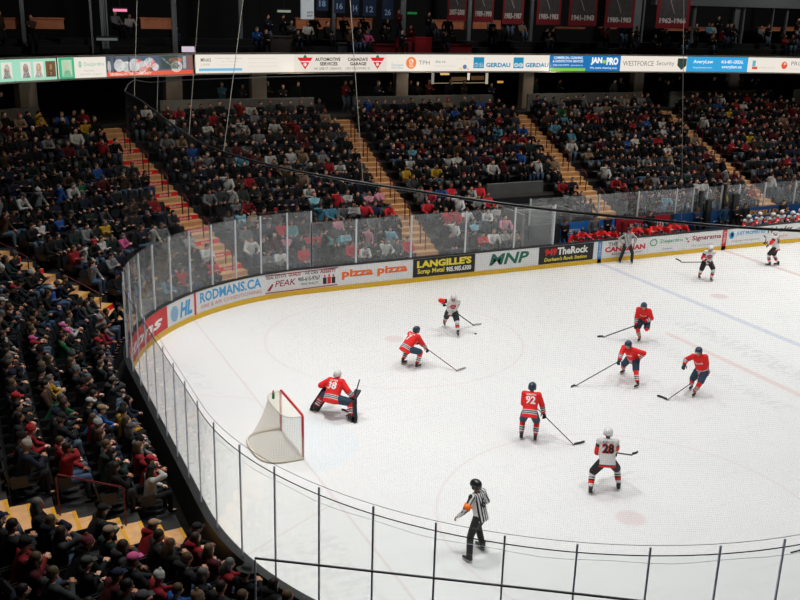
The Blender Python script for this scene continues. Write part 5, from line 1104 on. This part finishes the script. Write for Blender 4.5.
for i, q in enumerate(people[:N_IND]):
    ov = OV.get(id(q), {}); cn, cc = pick_coat()
    if ov.get('coat'): cn = ov['coat']; cc = CD[cn]
    hat = rnd.choices(['none', 'cap', 'toque'], [60, 22, 18])[0]; hn, hc = rnd.choices(HATC, [40, 12, 5, 6, 12, 4])[0]
    if ov: hat = ov.get('hat') or 'none'; hn, hc = (ov.get('hatn') or hn, ov.get('hatc') or hc)
    hk = ov.get('hair') or rnd.choices(['short', 'long'], [60, 40])[0]; hood = ov.get('hood') or (rnd.random() < .2); hci = rnd.randrange(len(HRC))
    p, n = outline(q['s']); yaw = math.atan2(n.x, -n.y)     # rotate local +Y onto the direction of the ice
    q['look'] = '%s coat%s' % (cn, '' if hat == 'none' else ' and %s %s' % (hn, {'cap': 'cap', 'toque': 'knitted hat', 'brim': 'brimmed hat'}[hat]))
    hd_ = ['black', 'dark', 'brown', 'fair', 'grey', 'black'][hci]
    lab = '%s%s spectator, %s row, %s seat %s %s' % (q['look'], '' if hat != 'none' else ', %s %s hair' % (hk, hd_), ROWN(q['k']), ORD[min(q['n'], 33)-1], q['side'], q['aisle'][2])
    tz = ov.get('trouser') or rnd.choice(TRS)
    put_person(SP[rnd.randrange(6)], q['P']+Vector((0, 0, .005)), yaw+rnd.uniform(-.3, .3), cc, tz, rnd.choice(SKT), hk, HRC[hci], hat, hc, 'spectator', lab, 'person', 'spectators in the nearest seats', hood, rnd.uniform(.93, 1.03), i < 300)
# seats: black folding seats
sb_ = MB().box((-.22, -.20, .41), (.22, .22, .46)).box((-.20, -.18, .455), (.20, .20, .475)); 
seat_pan = bpy.data.meshes.new('seat_pan'); seat_pan.from_pydata(sb_.v, [], sb_.f); seat_pan.materials.append(M_SEAT)
mb = MB(); Mb = Matrix.Translation((0, -.235, .44)) @ Matrix.Rotation(math.radians(12), 4, 'X')
for z0, z1, w_ in ((0, .12, .20), (.12, .36, .22), (.36, .42, .19)): mb.box((-w_, -.02, z0), (w_, .02, z1), Mb)
seat_back = bpy.data.meshes.new('backrest'); seat_back.from_pydata(mb.v, [], mb.f); seat_back.materials.append(M_SEAT)
mb = MB().box((-.02, -.2, .0), (.02, -.12, .42)).box((-.24, -.22, .40), (-.215, .10, .64)).box((.215, -.22, .40), (.24, .10, .64)).box((-.24, -.02, .0), (.24, .0, .02), Matrix.Translation((0, -.15, 0)))
seat_frame = bpy.data.meshes.new('seat_frame'); seat_frame.from_pydata(mb.v, [], mb.f); seat_frame.materials.append(M_DARK)
far_seats = []
for i, q in enumerate(PLACES):
    p, n = outline(q['s']); yaw = math.atan2(n.x, -n.y); base = q['P']-(-n)*.10
    if i < 300:
        r = empty('arena_seat', tuple(q['P']+n*.02), yaw); 
        under_ = q.get('look') and ('beneath the %s spectator' % q['look'].replace(' coat', '-coated', 1) if len(q['look'].split()) < 4 else 'beneath a hatted spectator')
        tag(r, '%sblack folding seat, %s row, %s seat %s %s' % ('' if q['occ'] else 'empty ', ROWN(q['k']), ORD[min(q['n'], 33)-1], q['side'], q['aisle'][2]), 'seat', 'black seats in the nearest rows')
        for me in (seat_pan, seat_back, seat_frame): o = bpy.data.objects.new(me.name.split('.')[0], me); COL.objects.link(o); o.parent = r
    else: far_seats.append((q['P']+n*.02, yaw))
# the many farther seats, one object
def merged(name, items, m, tones=False):
    V = []; F = []; T = []; off = 0
    for v, f, loc, yaw, sc, tn in items:
        c, s_ = math.cos(yaw), math.sin(yaw); R_ = np.array([[c, -s_, 0], [s_, c, 0], [0, 0, 1]]); V.append((v*sc)@R_.T+np.array(loc)); F.append(f+off); off += len(v)
        if tones: T.append(tn)
    V = np.concatenate(V); F = np.concatenate(F); me = bpy.data.meshes.new(name); me.vertices.add(len(V)); me.vertices.foreach_set('co', V.ravel()); me.loops.add(F.size); me.loops.foreach_set('vertex_index', F.ravel())
    me.polygons.add(len(F)); me.polygons.foreach_set('loop_start', np.arange(len(F))*F.shape[1]); me.polygons.foreach_set('loop_total', np.full(len(F), F.shape[1])); me.materials.append(m)
    if tones: a_ = me.attributes.new('tone', 'FLOAT_COLOR', 'POINT'); a_.data.foreach_set('color', np.concatenate(T).astype(np.float32).ravel())
    me.update(calc_edges=True); me.validate(); o = bpy.data.objects.new(name, me); COL.objects.link(o); return o
def quads(mb): return np.array([tuple(v) for v in mb.v]), np.array([f if len(f) == 4 else (f[0], f[1], f[2], f[2]) for f in mb.f if len(f) in (3, 4)])
mbs = MB().box((-.22, -.20, .41), (.22, .22, .46)).box((-.21, -.02, 0), (.21, .02, .42), Mb); sv, sf = quads(mbs)
o = merged('distant_seats', [(sv, sf, l, y, 1.0, None) for l, y in far_seats], M_SEAT); tag(o, 'rows of black folding seats in the farther stands', 'seats', None, 'stuff')
# low figures for the far crowd: triangles only, one tone per garment
def tri(f):
    r = []
    for q in f:
        for i in range(1, len(q)-1): r.append((q[0], q[i], q[i+1]))
    return r
def low_person(kw, stand=False):
    J = pose(hip_z=.92 if stand else .50, sit=not stand, feet=[(-.13, .0 if stand else .40, 0), (.13, .03 if stand else .43, 0)], knee_out=.12, **kw); H = head_frame(J); parts = []
    mb = MB(); ring_tube(mb, [J['hip']-J['up']*.08, J['mid'], J['chest'], J['neck']], [(.185, .15), (.185, .145), (.21, .125), (.08, .07)], J['rt'], 8)
    for nm in 'LR': mb.tube([J['chest']+J['rt']*(.1 if nm == 'R' else -.1), J['sh'+nm], J['el'+nm], J['ha'+nm]], [.09, .085, .068, .05], 6)
    parts.append((mb, 'coat')); mb = MB(); mb.ell(J['head'], (.08, .095, .12), 8, 7, H.to_3x3()); mb.tube([J['neck']-J['up']*.02, J['head']], [.055, .05], 6)
    mb.ell(H @ Vector((0, .10, -.015)), (.015, .02, .022), 4, 3)
    for nm in 'LR': mb.ell(J['ha'+nm]+hand_dir(J, nm)*.05, (.04, .05, .035), 6, 4)
    parts.append((mb, 'skin')); mb = MB()
    for nm in 'LR': mb.tube([J['hp'+nm], J['kn'+nm], J['an'+nm]], [.10, .085, .06], 6); mb.ell(J['an'+nm]+Vector((0, .06, -.06)), (.045, .12, .045), 6, 4)
    parts.append((mb, 'leg')); mb = MB(); mb.ell(H @ Vector((0, -.02, .045)), (.088, .10, .092), 8, 6, H.to_3x3()); mb.ell(H @ Vector((0, -.05, -.01)), (.082, .065, .08), 6, 5, H.to_3x3()); parts.append((mb, 'hair'))
    V = []; F = []; K_ = []; off = 0
    for m, k_ in parts:
        V += [tuple(v) for v in m.v]; F += [tuple(i+off for i in t) for t in tri(m.f)]; K_ += [k_]*len(m.v); off += len(m.v)
    K_ = np.array(K_); return np.array(V), np.array(F), {k_: K_ == k_ for k_ in ('coat', 'skin', 'leg', 'hair')}
LP = [low_person(kw) for kw in SIT]; LS = [low_person(dict(lean=2, hands=[(-.27, .05, .86), (.27, .08, .86)]), True), low_person(dict(lean=2, hands=[(.1, .24, 1.2), (-.1, .24, 1.15)]), True)]
def low_item(proto, loc, yaw, coat=None, hatc=None, dim=1.0):
    V, F, K_ = proto; T = np.ones((len(V), 4)); T[K_['coat'], :3] = coat or pick_coat()[1]; T[K_['skin'], :3] = rnd.choice(SKT); T[K_['leg'], :3] = rnd.choice(TRS)
    T[K_['hair'], :3] = hatc or (rnd.choices([h[1] for h in HATC], [30, 16, 9, 8, 12, 6])[0] if rnd.random() < .3 else rnd.choice(HRC)); return (V, F, tuple(loc), yaw, rnd.uniform(.92, 1.05), T)
items = []
for q in people[N_IND:]:
    p, n = outline(q['s']); ov = OV.get(id(q), {}); items.append(low_item(LP[rnd.randrange(6)], q['P']+Vector((0, 0, .005)), math.atan2(n.x, -n.y)+rnd.uniform(-.35, .35), CD[ov['coat']] if ov.get('coat') else pick_coat(q['k'] < 5 and CUM[3]+8 < q['s'] < CUM[4]+14)[1], ov.get('hatc')))
for i in range(64):        # people standing along the concourse wall
    s = rnd.uniform(44, CUM[4]+46); p, n = outline(s)
    if any(abs(s-a[1]) < .9 for a in AISLES): continue
    items.append(low_item(LS[i % 2], at(s, rnd.choice((13.1, 13.9, 14.4)), zrow(NR)), math.atan2(n.x, -n.y)+rnd.uniform(-.5, .5)))
o = merged('distant_spectators', items, M_TONE, True); tag(o, 'crowd of seated spectators filling the farther stands', 'crowd', None, 'stuff')
items = []
for _ in range(110):     # people behind the ribbon on the upper deck steps
    i = rnd.randrange(3); sU = rnd.uniform(CUM[3]-6, CUM[4]+52); p, n = outline(sU); st = rnd.random() < .3; P = at(sU, 14.6+.9*i, 8.76+.32*i)
    u = project(P)[0]
    if not -10 < u < 810 or any(abs(u-x) < 12 for x in (60, 235, 460)): continue
    items.append(low_item(LS[rnd.randrange(2)] if st else LP[rnd.randrange(6)], P, math.atan2(n.x, -n.y)+rnd.uniform(-.4, .4)))
o = merged('upper_deck_spectators', items, M_TONE, True); tag(o, 'people sitting and standing on the dark upper deck above the ribbon board', 'crowd', None, 'stuff')
for i, (u, w_, h) in enumerate(((699, .10, 2.5), (707.5, .16, 2.0), (722, .05, 2.75), (733.5, .18, 2.2))):
    a = ony(u, 215, 27.8); o = MB().box((-w_, -.09, 0), (w_, .09, h)).box((-w_-.02, -.11, 0), (w_+.02, .11, .2)).build('gate_post', M_BLACK); o.location = (a.x, 27.8, .165); tag(o, 'black padded gate post between the two benches, %s from the left' % ORD[i], 'post', 'gate posts between the benches')
# staff and others standing by the rink ------------------------------------------
def stander(u, v, Y, z, coat, label, name='person', cat='person', i=0, rz=math.pi, hat='none', hatc=(.01, .01, .01), hood=False, tr=(.01, .01, .012), group=None, sc=1.0):
    P = ony(u, v, Y); return put_person(ST[i % 2], (P.x, Y, z), rz, coat, tr, SKT[i % 5], 'short', HRC[i % 6], hat, hatc, name, label, cat, group, hood, sc)
stander(594, 225, 27.65, .17, (.13, .135, .14), 'coach in grey coat standing behind the red team bench', 'coach', i=0)
stander(607, 225, 27.65, .17, (.01, .012, .02), 'coach in dark suit standing right of the grey-coated coach', 'coach', i=1)
stander(564, 235, 27.3, .17, (.008, .008, .01), 'staff member in black standing at the left end of the red bench', i=1)
stander(649, 225, 27.68, .17, (.01, .01, .012), 'staff member in black standing behind the right half of the red bench', i=2)
stander(694, 235, 27.6, .17, (.012, .035, .07), 'person in dark blue standing between the two team benches', i=3)
stander(724, 218, 27.7, .17, (.012, .05, .10), 'person in blue jacket standing left of the white team bench', i=4, hat='cap')
stander(735, 218, 27.5, .17, (.008, .008, .01), 'person in black standing beside the white team bench, left of its players', i=5)
stander(744, 218, 27.68, .17, (.01, .01, .012), 'coach in dark suit standing behind the left end of the white bench', 'coach', i=6)
stander(782, 210, 27.68, .17, (.01, .011, .014), 'coach in dark suit standing behind the middle of the white bench', 'coach', i=7)
stander(624, 225, 27.3, .17, CD['red'], 'red-jersey player standing tall behind the linesman on the bench', 'bench_player', 'hockey player', i=0, hat='toque', hatc=(.01, .012, .02))
# cameraman behind the far corner glass
P = ony(324, 250, 26.75); put_person(ST[1], (P.x, 26.75, zrow(0)+.25), math.radians(250), (.007, .007, .008), (.007, .007, .008), SKT[0], 'short', HRC[0], 'cap', (.01, .01, .01), 'camera_operator', 'camera operator in black standing behind the far glass left of the second far stairs', 'person')
o = MB().box((P.x-.5, 26.42, zrow(0)), (P.x+1.0, 27.1, zrow(0)+.245)).build('camera_platform', M_DARK); tag(o, 'low dark platform under the camera operator', 'platform')
tv = empty('television_camera', (P.x+.5, 26.78, zrow(0)+.25)); tag(tv, 'black television camera on tripod beside the camera operator behind the glass', 'camera')
MB().box((-.28, -.1, 1.32), (.20, .1, 1.56)).tube([(.20, 0, 1.44), (.36, 0, 1.44), (.44, 0, 1.44)], [.07, .08, .095], 12).build('camera_body', M_BLACK, tv); MB().box((-.12, -.04, 1.56), (.02, .04, 1.66)).build('viewfinder', M_DARK, tv); MB().box((-.1, -.08, 1.22), (.1, .08, 1.32)).build('tripod_head', M_DARK, tv)
for a in (0, 2.1, 4.2): MB().tube([(0, 0, 1.24), (.34*math.cos(a), .34*math.sin(a)*.8, .01)], .018, 6).build('leg', M_DARK, tv)
